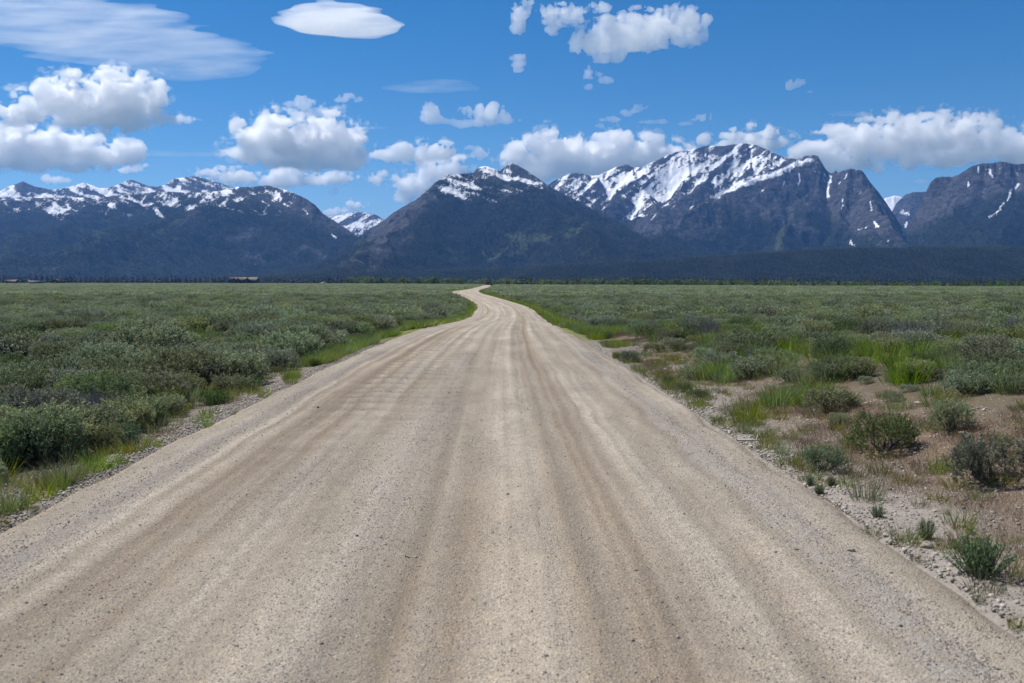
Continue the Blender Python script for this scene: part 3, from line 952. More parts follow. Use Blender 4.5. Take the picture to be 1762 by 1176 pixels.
cloud('large grey torn cumulus high on the left above a lower heap', 13000, [(45, 188, 42, 26), (110, 168, 50, 34), (170, 165, 55, 38), (228, 162, 48, 32), (205, 195, 70, 26), (150, 195, 50, 20), (272, 205, 48, 9), (306, 206, 16, 7), (25, 205, 25, 16)], seed=1, amp=1.0)
cloud('low heaped grey and white cumulus at the left edge of the sky', 15000, [(-20, 250, 60, 34), (40, 245, 50, 27), (85, 262, 60, 26), (25, 275, 70, 17), (130, 250, 45, 24), (175, 270, 45, 20), (215, 262, 34, 20), (110, 285, 60, 10)], seed=2)
cloud('small white puff below the grey heap on the left', 15500, [(225, 291, 22, 9), (240, 288, 12, 7)], seed=3, scale=16)
cloud('small puff low between the leftmost snow peaks', 15500, [(86, 309, 12, 9), (108, 311, 20, 6)], seed=4, scale=14)
cloud('large bright cumulus above the left massif', 14500, [(450, 232, 48, 34), (478, 215, 32, 22), (530, 250, 68, 38), (585, 235, 34, 34), (425, 262, 38, 20), (565, 275, 48, 17), (480, 266, 60, 18), (600, 262, 24, 24)], seed=5)
cloud('flat row of puffs under the large left cumulus', 16500, [(400, 303, 46, 15), (360, 299, 28, 10), (500, 300, 42, 14), (470, 312, 40, 10), (575, 307, 40, 13), (535, 312, 50, 9)], seed=6)
cloud('ragged cloud scrap just above the large left cumulus', 14000, [(525, 180, 20, 13), (548, 194, 20, 8), (500, 180, 16, 5), (567, 199, 13, 8), (530, 193, 16, 9)], 'mid', 0.8, 17, 7)
cloud('small tilted white scrap right of the ragged one', 14000, [(585, 171, 16, 7), (600, 165, 14, 7), (615, 172, 9, 5)], 'mid', 0.7, 14, 8)
cloud('oval white cumulus above the notch in the range', 15000, [(695, 266, 52, 15), (742, 258, 36, 15), (660, 268, 22, 8)], seed=9, scale=20)
cloud('sloping white cumulus resting on the left shoulder of the middle mountain', 16500, [(772, 280, 30, 16), (745, 300, 46, 22), (715, 320, 36, 18), (700, 340, 20, 9)], seed=10)
cloud('little round puff beside the oval cumulus', 16000, [(645, 309, 15, 10), (655, 302, 10, 9)], seed=11, scale=14)
cloud('tiny puffs in the notch above the far snowy peak', 26000, [(608, 353, 17, 8), (573, 366, 24, 7), (590, 362, 10, 5)], seed=12, scale=12)
cloud('torn bright cloud pair over the middle mountain', 13500, [(738, 200, 17, 18), (760, 208, 22, 7), (832, 198, 34, 18), (800, 213, 24, 8), (865, 206, 24, 9), (848, 188, 18, 9)], 'mid', 0.75, 18, 13)
cloud('huge bright cumulus bank behind the double summit', 16500, [(960, 258, 42, 30), (905, 276, 36, 22), (1010, 265, 48, 30), (1060, 262, 50, 26), (1112, 260, 48, 24), (940, 290, 66, 20), (1040, 285, 80, 24), (1045, 238, 28, 15), (902, 250, 22, 13), (1150, 270, 40, 20)], seed=14)
cloud('little torn scrap right of the middle mountain cloud', 15500, [(826, 265, 18, 10), (812, 256, 10, 5)], 'mid', 0.7, 13, 15)
cloud('tall narrow scrap at the top left of the big torn cloud', 12000, [(893, 30, 14, 24), (888, 48, 14, 12), (905, 10, 12, 12)], 'mid', 0.7, 17, 16)
cloud('small upright puff below the narrow scrap', 12000, [(892, 110, 14, 14), (900, 101, 8, 8)], 'mid', 0.65, 14, 17)
cloud('big torn white cloud at the top of the sky', 12000, [(985, 22, 44, 22), (955, 40, 22, 18), (1035, 72, 56, 26), (1105, 58, 62, 34), (1170, 42, 48, 28), (1060, 45, 40, 22), (1190, 66, 26, 16), (1045, 98, 26, 12)], 'mid', 0.75, 24, 18)
cloud('cluster of three scraps under the big torn cloud', 12500, [(1012, 126, 11, 11), (1042, 138, 17, 8), (1012, 150, 10, 6), (1030, 128, 10, 5)], 'mid', 0.7, 13, 19)
cloud('slanting wispy scrap above the snow streaked massif', 13500, [(1055, 205, 20, 7), (1080, 194, 20, 6), (1100, 184, 12, 5), (1122, 210, 32, 5)], 'mid', 0.8, 13, 20)
cloud('small bright scrap left of the massif summit', 13500, [(1205, 202, 18, 9), (1180, 213, 16, 6)], 'mid', 0.7, 14, 21)
cloud('rounded white cumulus rising behind the massif summit', 17000, [(1298, 238, 38, 20), (1338, 244, 24, 13), (1262, 246, 30, 14), (1212, 242, 13, 10)], seed=22)
cloud('long bright cumulus bank above the canyon on the right', 15500, [(1415, 266, 52, 20), (1475, 242, 62, 30), (1548, 234, 52, 30), (1618, 232, 54, 30), (1668, 214, 36, 22), (1600, 266, 84, 20), (1695, 250, 62, 28), (1760, 252, 60, 28), (1450, 284, 62, 14), (1820, 250, 50, 24)], seed=23)
cloud('lone little scrap in the blue on the right', 12500, [(1363, 148, 16, 9), (1376, 140, 10, 6), (1394, 158, 8, 4)], 'mid', 0.75, 13, 24)
cloud('flat little cloud in the canyon gap', 17000, [(1588, 313, 15, 4), (1578, 311, 8, 3)], 'mid', 0.5, 10, 25)
cloud('tiny puff left of the large left cumulus', 14500, [(372, 247, 6, 5)], 'mid', 0.4, 9, 26, vox=1.2)
cloud('tiny puff above the rounded left shoulder', 16500, [(573, 332, 9, 6), (578, 328, 5, 4)], 'mid', 0.4, 10, 27, vox=1.2)
cloud('broad smooth grey lens cloud filling the top left corner', 12500, [(60, 30, 210, 42), (180, 60, 190, 45), (290, 95, 150, 36), (350, 110, 90, 24)], 'thin', 0.30, 30, 28, 3.6, True, 0.5)
cloud('bright smooth lens cloud near the top left of the middle', 12500, [(580, 38, 94, 26), (556, 27, 60, 18), (618, 45, 62, 14)], 'lens', 0.34, 30, 29, 2.6, True, 1.3)
cloud('thin pale streak of cloud under the lens cloud', 13000, [(740, 153, 100, 9), (765, 145, 62, 10)], 'thin', 0.35, 30, 30, 2.4, True, 0.7)
cloud('faint thin streak above the right cloud bank', 13500, [(1465, 196, 46, 6)], 'thin', 0.3, 30, 31, 2.0, True, 0.8)
cloud('faint thin streaks left of the large left cumulus', 15500, [(310, 266, 90, 5), (250, 262, 60, 4), (200, 268, 50, 3)], 'thin', 0.3, 30, 32, 2.0, True, 1.0)
cloud('short faint streak right of the large left cumulus', 15500, [(640, 220, 34, 3)], 'thin', 0.2, 30, 33, 1.6, True, 1.2)

# ------------------------------------------------------------------ haze
hz = NT('haze_air')
pv = hz.n('VolumePrincipled')
hz.set(pv.inputs['Color'], (0.18, 0.44, 1.0))
hz.set(pv.inputs['Density'], 3.9e-5)
hz.set(pv.inputs['Anisotropy'], 0.2)
hz.t.links.new(pv.outputs[0], hz.out.inputs['Volume'])
bx = np.array([(x, y, z) for x in (-41000, 41000) for y in (-150, 41000) for z in (-75, 1075)], float)
me = make_mesh('haze', bx, np.array([(0, 1, 3, 2), (4, 6, 7, 5), (0, 4, 5, 1), (2, 3, 7, 6), (0, 2, 6, 4), (1, 5, 7, 3)]), mats=[hz.m])
obj('haze', me, label='thin blue summer haze in the air over the valley', kind='stuff')

# ------------------------------------------------------------------ plant shapes
def rand_dirs(rg, n, up=0.0):
    d = rg.normal(0, 1, (n, 3))
    d[:, 2] = np.abs(d[:, 2]) * 0.8 + up
    return d / np.linalg.norm(d, axis=1)[:, None]


def unit(v):
    return v / np.maximum(np.linalg.norm(v, axis=-1, keepdims=True), 1e-9)


def leaf_quads(P, Dv, L, Wd, rg, cup=0.0):
    n = len(P)
    side = unit(np.cross(Dv, rg.normal(0, 1, (n, 3))))
    mid = P + Dv * (L * 0.55)[:, None]
    V = np.stack([P, mid + side * (Wd / 2)[:, None], P + Dv * L[:, None], mid - side * (Wd / 2)[:, None]], 1).reshape(-1, 3)
    F = np.arange(n * 4).reshape(-1, 4)
    return V, F


def tubes(paths, sides=4):
    """paths: list of (points (k,3), radii (k,))"""
    Vs, Fs, base = [], [], 0
    for pts, rad in paths:
        pts, rad = np.asarray(pts, float), np.asarray(rad, float)
        k = len(pts)
        tang = unit(np.gradient(pts, axis=0))
        a = unit(np.cross(tang, np.array([0.31, 0.77, 0.12])))
        b = np.cross(tang, a)
        th = np.arange(sides) * 2 * math.pi / sides
        ring = pts[:, None] + rad[:, None, None] * (np.cos(th)[None, :, None] * a[:, None] + np.sin(th)[None, :, None] * b[:, None])
        Vs.append(ring.reshape(-1, 3))
        i = np.arange(k - 1)[:, None] * sides + np.arange(sides)[None]
        j = np.arange(k - 1)[:, None] * sides + (np.arange(sides)[None] + 1) % sides
        Fs.append(np.stack([i, j, j + sides, i + sides], -1).reshape(-1, 4) + base)
        base += k * sides
    return np.concatenate(Vs), np.concatenate(Fs)


def sage_shape(seed, Rd, Ht, lobes, tufts, leaves, LL, LW, stems=True, lean=0.5, skirt=0.5):
    rg = np.random.default_rng(seed)
    cen, rad = [], []
    for k in range(lobes):
        a, r = rg.uniform(0, 2 * math.pi), Rd * math.sqrt(rg.uniform(0, 1)) * 0.72
        h = Ht * (0.80 - 0.38 * (r / Rd) ** 1.5) * rg.uniform(0.62, 1.05)
        cen.append((r * math.cos(a), r * math.sin(a), h * 0.72))
        rad.append(rg.uniform(0.26, 0.42) * Rd)
    cen, rad = np.array(cen), np.array(rad)
    li = rg.integers(0, lobes, tufts)
    d = rand_dirs(rg, tufts, 0.05)
    low = rg.random(tufts) < 0.25
    d[low, 2] *= -0.6
    pos = cen[li] + d * (rad[li] * rg.uniform(0.45, 1.05, tufts))[:, None]
    pos[:, 2] = np.maximum(pos[:, 2], 0.04)
    sk = rg.random(tufts) < skirt                      # low outer sprays that close the dome down to the ground
    th = rg.uniform(0, 2 * math.pi, tufts)
    el = rg.uniform(0.03, 0.75, tufts)
    rr = Rd * (0.98 - 0.45 * el ** 1.6) * rg.uniform(0.72, 1.0, tufts) * (0.86 + 0.14 * np.sin(th * 3 + seed) + 0.07 * np.sin(th * 7 + seed * 2))
    pos[sk] = np.stack([rr * np.cos(th), rr * np.sin(th), Ht * el], -1)[sk]
    d[sk] = np.stack([np.cos(th), np.sin(th), 0.3 + 0 * th], -1)[sk]
    out = pos * np.array([1, 1, 0]) / Rd
    ax = unit(d * lean + out * 0.35 + np.array([0, 0, 0.9]) + rg.normal(0, 0.22, (tufts, 3)))
    tl = LL * rg.uniform(1.6, 3.4, tufts)
    along = rg.uniform(0, 1, (tufts * leaves, 1))
    P = np.repeat(pos, leaves, 0) + np.repeat(ax * tl[:, None], leaves, 0) * along
    Dv = unit(np.repeat(ax, leaves, 0) * rg.uniform(0.5, 1.4, (tufts * leaves, 1)) + rg.normal(0, 0.55, (tufts * leaves, 3)))
    n = len(P)
    V, F = leaf_quads(P, Dv, LL * rg.uniform(0.7, 1.35, n), LW * rg.uniform(0.7, 1.3, n), rg)
    tint = np.repeat(rg.uniform(0.72, 1.25, (tufts, 1)) * np.array([1, 1, 1]) + rg.normal(0, 0.04, (tufts, 3)), leaves * 4, 0)
    tint = tint * np.repeat(rg.uniform(0.85, 1.15, (n, 1)) * (0.74 + 0.56 * along), 4, 0)     # young leaves at the tips are paler
    fol = make_mesh('foliage', V, F, {'tint': np.clip(tint, 0.2, 2)}, mats=[M['sage']])
    st = None
    if stems:
        paths = []
        for c, r in zip(cen, rad):
            for q in range(3):
                e = c + rand_dirs(rg, 1, 0.2)[0] * r * rg.choice([0.8, 0.9, 1.25])
                m = c * np.array([0.55, 0.55, 0.45]) + rg.normal(0, 0.03, 3) * Rd
                paths.append((np.array([[c[0] * 0.06, c[1] * 0.06, -0.03], m, e]), np.array([0.016, 0.010, 0.003]) * Rd / 0.5))
        v, f = tubes(paths)
        st = make_mesh('stems', v, f, mats=[M['stem']])
    return fol, st


def blades(rg, P, Dv, L, Wd, bend):
    n = len(P)
    side = unit(np.cross(Dv, rg.normal(0, 1, (n, 3)) + np.array([0, 0, 2.0])))
    droop = unit(Dv * np.array([1, 1, 0]) + 1e-6) * bend[:, None] - np.array([0, 0, 0.3]) * bend[:, None]
    m = P + Dv * (L * 0.5)[:, None] + droop * (L * 0.12)[:, None]
    tip = P + Dv * L[:, None] + droop * (L * 0.45)[:, None]
    w = (Wd / 2)[:, None] * side
    V = np.stack([P - w, P + w, m + w * 0.8, m - w * 0.8, tip], 1).reshape(-1, 3)
    b = np.arange(n)[:, None] * 5
    return V, [b + np.array([[0, 1, 2, 3]]), b + np.array([[3, 2, 4]])]


def grass_shape(seed, rad, n, L, Wd, mat, spread=0.35, cols=((1, 1, 1), (1.2, 1.05, 0.8), (1.5, 0.9, 0.75)), mixp=(0.6, 0.28, 0.12), heads=0, bend=0.7):
    rg = np.random.default_rng(seed)
    a, r = rg.uniform(0, 2 * math.pi, n), rad * np.sqrt(rg.random(n))
    P = np.stack([r * np.cos(a), r * np.sin(a), np.full(n, -0.01)], -1)
    Dv = unit(np.stack([np.cos(a) * spread * r / rad, np.sin(a) * spread * r / rad, np.ones(n)], -1) + rg.normal(0, 0.16, (n, 3)))
    V, F = blades(rg, P, Dv, L * rg.uniform(0.45, 1.1, n), Wd * rg.uniform(0.6, 1.2, n), bend * rg.uniform(0.1, 1.0, n))
    ci = rg.choice(len(cols), n, p=mixp)
    tint = np.repeat(np.array(cols)[ci] * rg.uniform(0.75, 1.25, (n, 1)), 5, 0)
    return make_mesh('blades', V, F, {'tint': tint}, mats=[mat])


def forb_shape(seed, Rd, Ht, stems, leaves, LL, LW, flowers=0):
    rg = np.random.default_rng(seed)
    a, r = rg.uniform(0, 2 * math.pi, stems), Rd * np.sqrt(rg.random(stems))
    top = np.stack([r * np.cos(a), r * np.sin(a), Ht * (1 - 0.45 * (r / Rd) ** 2) * rg.uniform(0.75, 1.1, stems)], -1)
    bot = top * np.array([0.35, 0.35, 0])
    s = rg.uniform(0.15, 1.0, (stems, leaves))
    P = bot[:, None] + (top - bot)[:, None] * s[..., None]
    P = P.reshape(-1, 3)
    n = len(P)
    Dv = unit(rg.normal(0, 0.6, (n, 3)) + np.array([0, 0, 0.75]))
    V, F = leaf_quads(P, Dv, LL * rg.uniform(0.7, 1.3, n), LW * rg.uniform(0.7, 1.3, n), rg)
    tint = np.repeat(rg.uniform(0.7, 1.3, (n, 1)) * np.array([[1, 1, 1]]), 4, 0)
    fol = make_mesh('foliage', V, F, {'tint': tint}, mats=[M['forb']])
    v, f = tubes([(np.array([b, (b + t_) / 2, t_]), np.array([0.006, 0.004, 0.002])) for b, t_ in zip(bot, top)], 3)
    st = make_mesh('stems', v, f, mats=[M['stem']])
    fl = None
    if flowers:
        q = top[rg.choice(stems, min(flowers, stems), replace=False)]
        q = np.repeat(q, 7, 0) + rg.normal(0, 0.022, (len(q) * 7, 3)) + np.array([0, 0, 0.03])
        v, f = leaf_quads(q, rand_dirs(rg, len(q), 0.3), np.full(len(q), 0.03), np.full(len(q), 0.022), rg)
        fl = make_mesh('flowers', v, f, mats=[M['petal']])
    return fol, st, fl


def twig_shape(seed, Rd, Ht, n):
    rg = np.random.default_rng(seed)
    paths = []
    for k in range(n):
        a, r = rg.uniform(0, 2 * math.pi), Rd * math.sqrt(rg.random())
        e = np.array([r * math.cos(a), r * math.sin(a), Ht * rg.uniform(0.55, 1.05) * (1 - 0.4 * (r / Rd) ** 2)])
        b = e * np.array([0.15, 0.15, 0]) - np.array([0, 0, 0.02])
        m = b + (e - b) * 0.55 + rg.normal(0, 0.05, 3) * Rd
        paths.append((np.array([b, m, e]), np.array([0.010, 0.006, 0.0015])))
        for q in range(4):
            s_ = m + (e - m) * rg.uniform(0, 0.8)
            paths.append((np.array([s_, s_ + (rand_dirs(rg, 1, 0.3)[0] * 0.6 + unit(e - b) * 0.6) * 0.16 * Ht / 0.5]), np.array([0.004, 0.001])))
    v, f = tubes(paths, 3)
    return make_mesh('twigs', v, f, mats=[M['twig']])


def stone_shape(seed, sub=2, flat=0.65):
    import bmesh
    bm = bmesh.new()
    bmesh.ops.create_icosphere(bm, subdivisions=sub, radius=0.5)
    V = np.array([v.co[:] for v in bm.verts])
    F = np.array([[v.index for v in f.verts] for f in bm.faces])
    bm.free()
    rg = np.random.default_rng(seed)
    d = unit(V)
    r = np.ones(len(V))
    for k in range(7):                                  # worn facets
        nrm = unit(rg.normal(0, 1, 3))
        h = rg.uniform(0.55, 0.9)
        dd = d @ nrm
        r = np.where(dd > 0.05, np.minimum(r, h / np.maximum(dd, 0.05)), r)
    r = r * (1 + 0.10 * n3(d[:, 0] * 2.3 + 5, d[:, 1] * 2.3 + 5, d[:, 2] * 2.3 + 5, seed))
    V = d * 0.5 * r[:, None] * np.array([1.0, rg.uniform(0.65, 0.95), flat * rg.uniform(0.8, 1.2)])
    g = rg.uniform(0.75, 1.15) * np.array([1, 1, 1]) + rg.normal(0, 0.05, 3)
    return make_mesh('stone', V, F, {'tint': np.repeat(g[None], len(V), 0)}, smooth=sub > 1, mats=[M['stone']])


def conifer_shape(seed, tiers, fans, low=False):
    """unit height fir: whorls of drooping boughs made of many narrow sprays"""
    rg = np.random.default_rng(seed)
    P, Dv, L, Wd = [], [], [], []
    for k in range(tiers):
        h = 0.10 + 0.87 * (k / (tiers - 1)) ** 0.95
        rr = 0.17 * (1 - h) ** 0.8 + 0.012
        for q in range(max(3, int(fans * (0.4 + 0.6 * (1 - h))))):
            a = rg.uniform(0, 2 * math.pi)
            dd = np.array([math.cos(a), math.sin(a), rg.uniform(-0.45, 0.1)])
            P.append((0, 0, h + rg.normal(0, 0.012)))
            Dv.append(dd / np.linalg.norm(dd))
            L.append(rr * rg.uniform(0.7, 1.25))
            Wd.append(rr * rg.uniform(0.45, 0.75))
    P, Dv, L, Wd = np.array(P), np.array(Dv), np.array(L), np.array(Wd)
    V, F = leaf_quads(P, Dv, L, Wd, rg)
    V2 = np.array([[0.012, 0, 0.9], [-0.012, 0.008, 0.9], [0, -0.01, 0.9], [0, 0, 1.02]])
    F2 = np.array([[0, 1, 3], [1, 2, 3], [2, 0, 3]]) + len(V)
    n = len(P)
    tint = np.concatenate([np.repeat(rg.uniform(0.65, 1.35, (n, 1)) * np.ones((1, 3)), 4, 0), np.ones((4, 3))])
    crown = make_mesh('crown', np.concatenate([V, V2]), [F, F2], {'tint': tint}, mats=[M['conifer']])
    v, f = tubes([(np.array([[0, 0, -0.03], [0, 0, 0.4], [0, 0, 0.93]]), np.array([0.018, 0.012, 0.003]))], 5)
    return crown, make_mesh('trunk', v, f, mats=[M['bark']])


def broad_shape(seed, n, wide):
    """unit height leafy tree with clumped crown"""
    rg = np.random.default_rng(seed)
    nl = 9
    cen = np.stack([rg.uniform(-1, 1, nl) * wide * 0.55, rg.uniform(-1, 1, nl) * wide * 0.55, rg.uniform(0.22, 0.80, nl)], -1)
    rad = rg.uniform(0.13, 0.22, nl)
    li = rg.integers(0, nl, n)
    d = unit(rg.normal(0, 1, (n, 3)))
    P = cen[li] + d * (rad[li] * rg.uniform(0.55, 1.05, n))[:, None]
    P[:, 2] = np.clip(P[:, 2], 0.04, None)
    V, F = leaf_quads(P, unit(d + rg.normal(0, 0.6, (n, 3))), rg.uniform(0.06, 0.11, n), rg.uniform(0.05, 0.09, n), rg)
    tint = np.repeat((rg.uniform(0.8, 1.2, nl)[li] * rg.uniform(0.75, 1.25, n))[:, None] * np.ones((1, 3)), 4, 0)
    crown = make_mesh('crown', V, F, {'tint': tint}, mats=[M['broad']])
    paths = [(np.array([[0, 0, -0.03], [0.01, 0, 0.25], [0, 0.01, 0.5]]), np.array([0.030, 0.022, 0.012]))]
    for c in cen[:5]:
        paths.append((np.array([[0.01, 0, 0.22], c]), np.array([0.014, 0.004])))
    v, f = tubes(paths, 5)
    return crown, make_mesh('trunk', v, f, mats=[M['bark']])


# ------------------------------------------------------------------ woods: distant mass, then the trees one can tell apart
rg = np.random.default_rng(77)
firs = [conifer_shape(200 + k, 11, 9) for k in range(4)]
fir_lo = [conifer_shape(300 + k, 7, 6)[0] for k in range(3)]
clumps = []
for k in range(3):                       # a clump of firs for the far slopes
    Vs, Fs, Fs3, Ts, base = [], [], [], [], 0
    for q in range(9):
        src = fir_lo[(k + q) % 3]
        nv = len(src.vertices)
        co = np.empty(nv * 3, np.float32)
        src.vertices.foreach_get('co', co)
        hgt_ = rg.uniform(13, 24)
        a, r = rg.uniform(0, 6.28), 26 * math.sqrt(rg.random())
        Vs.append(co.reshape(-1, 3) * np.array([hgt_ * 1.25, hgt_ * 1.25, hgt_]) + np.array([r * math.cos(a), r * math.sin(a), rg.uniform(-3, 2)]))
        fq = [list(p.vertices) for p in src.polygons]
        Fs += [[i + base for i in p] for p in fq if len(p) == 4]
        Fs3 += [[i + base for i in p] for p in fq if len(p) == 3]
        Ts.append(np.full((nv, 3), rg.uniform(0.7, 1.3)))
        base += nv
    clumps.append(source('fir_clump', make_mesh('fir_clump', np.concatenate(Vs), [np.array(Fs), np.array(Fs3)], {'tint': np.concatenate(Ts)}, mats=[M['conifer']])))
FP = np.concatenate(FOREST_PTS)
nF = len(FP)
scatter('forest', FP, rg.uniform(0, 6.28, nF), rg.uniform(0.7, 1.15, nF), rg.integers(0, 3, nF), clumps, 'dark conifer forest clothing the lower mountain slopes and foothill', cat='forest')

# woods on the valley floor behind the terrace edge
nW = 9000
a_ = rg.uniform(-0.62, 0.62, nW)
dd = rg.uniform(60, 1500, nW) ** 1.0
yy = np.interp(a_, [-0.8, -0.3, -0.15, 0, 0.25, 0.52, 0.8], [1500, 1400, 1150, 790, 620, 520, 470]) + 150 + dd
keep = (n2(a_ * yy / 160, yy / 90, 5) > -0.25) | (yy > 2300)
keep &= ~((a_ > 0.16) & (a_ < 0.45) & (yy > 1000) & (yy < 1500) & (n2(a_ * yy / 260, yy / 60, 15) > -0.5))
a_, yy = a_[keep], yy[keep]
pts = np.stack([a_ * yy, yy, ground_z(a_ * yy, yy) - 0.5], -1)
aL = rg.uniform(-0.62, -0.13, 1500)
yL = np.interp(aL, [-0.8, -0.3, -0.15, 0, 0.25, 0.52, 0.8], [1500, 1400, 1150, 790, 620, 520, 470]) + rg.uniform(90, 330, 1500)
pts = np.concatenate([pts, np.stack([aL * yL, yL, ground_z(aL * yL, yL) - 0.5], -1)])
fsrc = [source('fir', m) for m in fir_lo]
scatter('forest', pts, rg.uniform(0, 6.28, len(pts)), np.stack([rg.uniform(11, 19, len(pts)) * 1.25, rg.uniform(11, 19, len(pts)) * 1.25, rg.uniform(9, 17, len(pts))], -1), rg.integers(0, 3, len(pts)), fsrc, 'dark conifer wood on the flat valley floor behind the tree line', cat='forest')

broads = [broad_shape(400 + k, 620, w_) for k, w_ in enumerate((0.62, 0.8, 1.0, 0.7, 0.9))]


def edge_y(a):
    return float(np.interp(a, [-0.8, -0.3, -0.15, 0, 0.25, 0.52, 0.8], [1500, 1400, 1150, 790, 620, 520, 470]))


def tree(name, meshes, x, y, h, wide, label, group, z=None):
    e = bpy.data.objects.new(name, None)
    COL.objects.link(e)
    e.location = (x, y, float(ground_z(x, y)) if z is None else z)
    e.rotation_euler = (0, 0, rg.uniform(0, 6.28))
    e.scale = (h * wide, h * wide, h)
    tag(e, label, 'tree', group)
    obj('crown', meshes[0], e)
    obj('trunk', meshes[1], e)
    return e


MARKS = [(45, 'below the leftmost snow peak'), (75, 'behind the pale shed'), (130, 'behind the rust red barn'), (190, 'under the second snow peak'), (270, 'under the third snow peak'), (390, 'under the highest left snow peak'), (445, 'at the long lodge'), (535, 'right of the long lodge'), (600, 'behind the tiny white car'),
         (690, 'below the scree of the middle mountain'), (790, 'left of the road end'), (900, 'behind the road end'), (1000, 'below the double summit'), (1100, 'below the middle mountain flank'), (1200, 'below the snowy bowl'), (1300, 'below the massif summit'), (1410, 'below the long snow band'), (1500, 'below the jagged towers'), (1600, 'below the canyon'), (1690, 'below the right cliffs'), (9999, 'below the long snow gully')]


def mark(u):
    return next(m for lim, m in MARKS if u < lim)


# leafy trees along the river below the terrace
for k, u in enumerate(np.concatenate([np.arange(596, 1200, 10.0), np.arange(1200, 1790, 9.5)])):
    u = u + rg.uniform(-4, 4)
    a = ray(u, 484)[0]
    y = edge_y(a) + rg.uniform(75, 170)
    top = np.interp(u, [596, 760, 820, 900, 1100, 1300, 1500, 1762], [475, 476, 478.5, 476.5, 478.5, 480.5, 482.5, 484.5]) + rg.uniform(-1.8, 2.2)
    h = (EYE + ray(u, top)[1] * y) - float(ground_z(a * y, y))
    pl = mark(u)
    tree('leafy_tree', broads[int(rg.integers(0, 5))], a * y, y, h, rg.uniform(0.85, 1.25), ('taller' if h > 11.2 else 'lower') + ' rounded leafy tree in the far tree line ' + pl, ('taller' if h > 11.2 else 'lower') + ' leafy trees ' + pl)
# conifers standing out of it
spots = [647, 641, 655, 700, 770, 839, 843, 866, 889, 893, 897, 905, 915, 937, 946, 975, 1040, 1058, 1110, 1170, 1240, 1300, 1338, 1398, 1440, 1443, 1455, 1470, 1505, 1512, 1525, 1540, 1548, 1574, 1578, 1583, 1590, 1598, 1612, 1622, 1636, 1641, 1645, 1650, 1656, 1668, 1680, 1692, 1705, 1718, 1730, 1742, 1753]
for u in spots:
    u = u + rg.uniform(-1.5, 1.5)
    a = ray(u, 484)[0]
    y = edge_y(a) + rg.uniform(55, 130)
    base = np.interp(u, [600, 900, 1300, 1762], [474, 474, 478, 480])
    h = (EYE + ray(u, base + rg.uniform(-3, 3))[1] * y) - float(ground_z(a * y, y))
    pl = mark(u)
    tree('conifer_tree', firs[int(rg.integers(0, 4))], a * y, y, h, rg.uniform(1.3, 2.0), 'dark pointed conifer standing among leafy trees ' + pl, 'conifers among leafy trees ' + pl)
for k, u in enumerate(np.arange(-6, 600, 4.3)):
    u = u + rg.uniform(-3, 3)
    a = ray(u, 484)[0]
    y = edge_y(a) + rg.uniform(30, 120)
    h = (EYE + ray(u, np.interp(u, [0, 300, 600], [471, 473, 476]) + rg.uniform(-3, 4.0))[1] * y) - float(ground_z(a * y, y))
    pl = mark(u)
    tree('conifer_tree', firs[int(rg.integers(0, 4))], a * y, y, h, rg.uniform(1.3, 2.1), ('taller' if h > 17 else 'shorter') + ' dark conifer in the far tree line ' + pl, ('taller' if h > 17 else 'shorter') + ' far conifers ' + pl)

# ------------------------------------------------------------------ far buildings, car and post
M['log'] = plain_material('dark_log_wall', (0.060, 0.038, 0.030), 0.9, 1.5, 0.4)
M['roofing'] = plain_material('weathered_roof', (0.145, 0.125, 0.115), 0.9, 1.0, 0.25)
M['white_paint'] = plain_material('white_paint', (0.72, 0.72, 0.70), 0.6, 2.0, 0.12)
M['beige'] = plain_material('beige_panel', (0.34, 0.29, 0.20), 0.8, 2.0, 0.15)
M['pane'] = plain_material('window_glass', (0.03, 0.035, 0.045), 0.15, 2.0, 0.2, 0.5)
M['red_wall'] = plain_material('rust_red_wall', (0.13, 0.050, 0.035), 0.9, 1.5, 0.3)
M['rubber'] = plain_material('tyre_rubber', (0.03, 0.03, 0.03), 0.9, 8.0, 0.2)
M['dark_metal'] = plain_material('dark_painted_metal', (0.035, 0.035, 0.04), 0.6, 8.0, 0.2)
BOXF = np.array([(0, 1, 3, 2), (4, 6, 7, 5), (0, 4, 5, 1), (2, 3, 7, 6), (0, 2, 6, 4), (1, 5, 7, 3)])


def box_mesh(name, x0, x1, y0, y1, z0, z1, mat):
    V = np.array([(x, y, z) for x in (x0, x1) for y in (y0, y1) for z in (z0, z1)], float)
    return make_mesh(name, V, BOXF, mats=[mat])


def gable_mesh(name, x0, x1, y0, y1, z0, z1, th, mat, along='x'):
    """a roof of two thick slopes; the ridge runs along the given axis"""
    if along == 'x':
        ym = (y0 + y1) / 2
        prof = [(y0, z0), (ym, z1), (y1, z0), (y1, z0 - th), (ym, z1 - th * 1.3), (y0, z0 - th)]
        V = [(x, p[0], p[1]) for x in (x0, x1) for p in prof]
    else:
        xm = (x0 + x1) / 2
        prof = [(x0, z0), (xm, z1), (x1, z0), (x1, z0 - th), (xm, z1 - th * 1.3), (x0, z0 - th)]
        V = [(p[0], y, p[1]) for y in (y0, y1) for p in prof]
    F = [np.array([(i, (i + 1) % 6, (i + 1) % 6 + 6, i + 6) for i in range(6)] + [(0, 1, 4, 5), (1, 2, 3, 4), (6, 11, 10, 7), (7, 10, 9, 8)])]
    return make_mesh(name, np.array(V, float), F, mats=[mat])


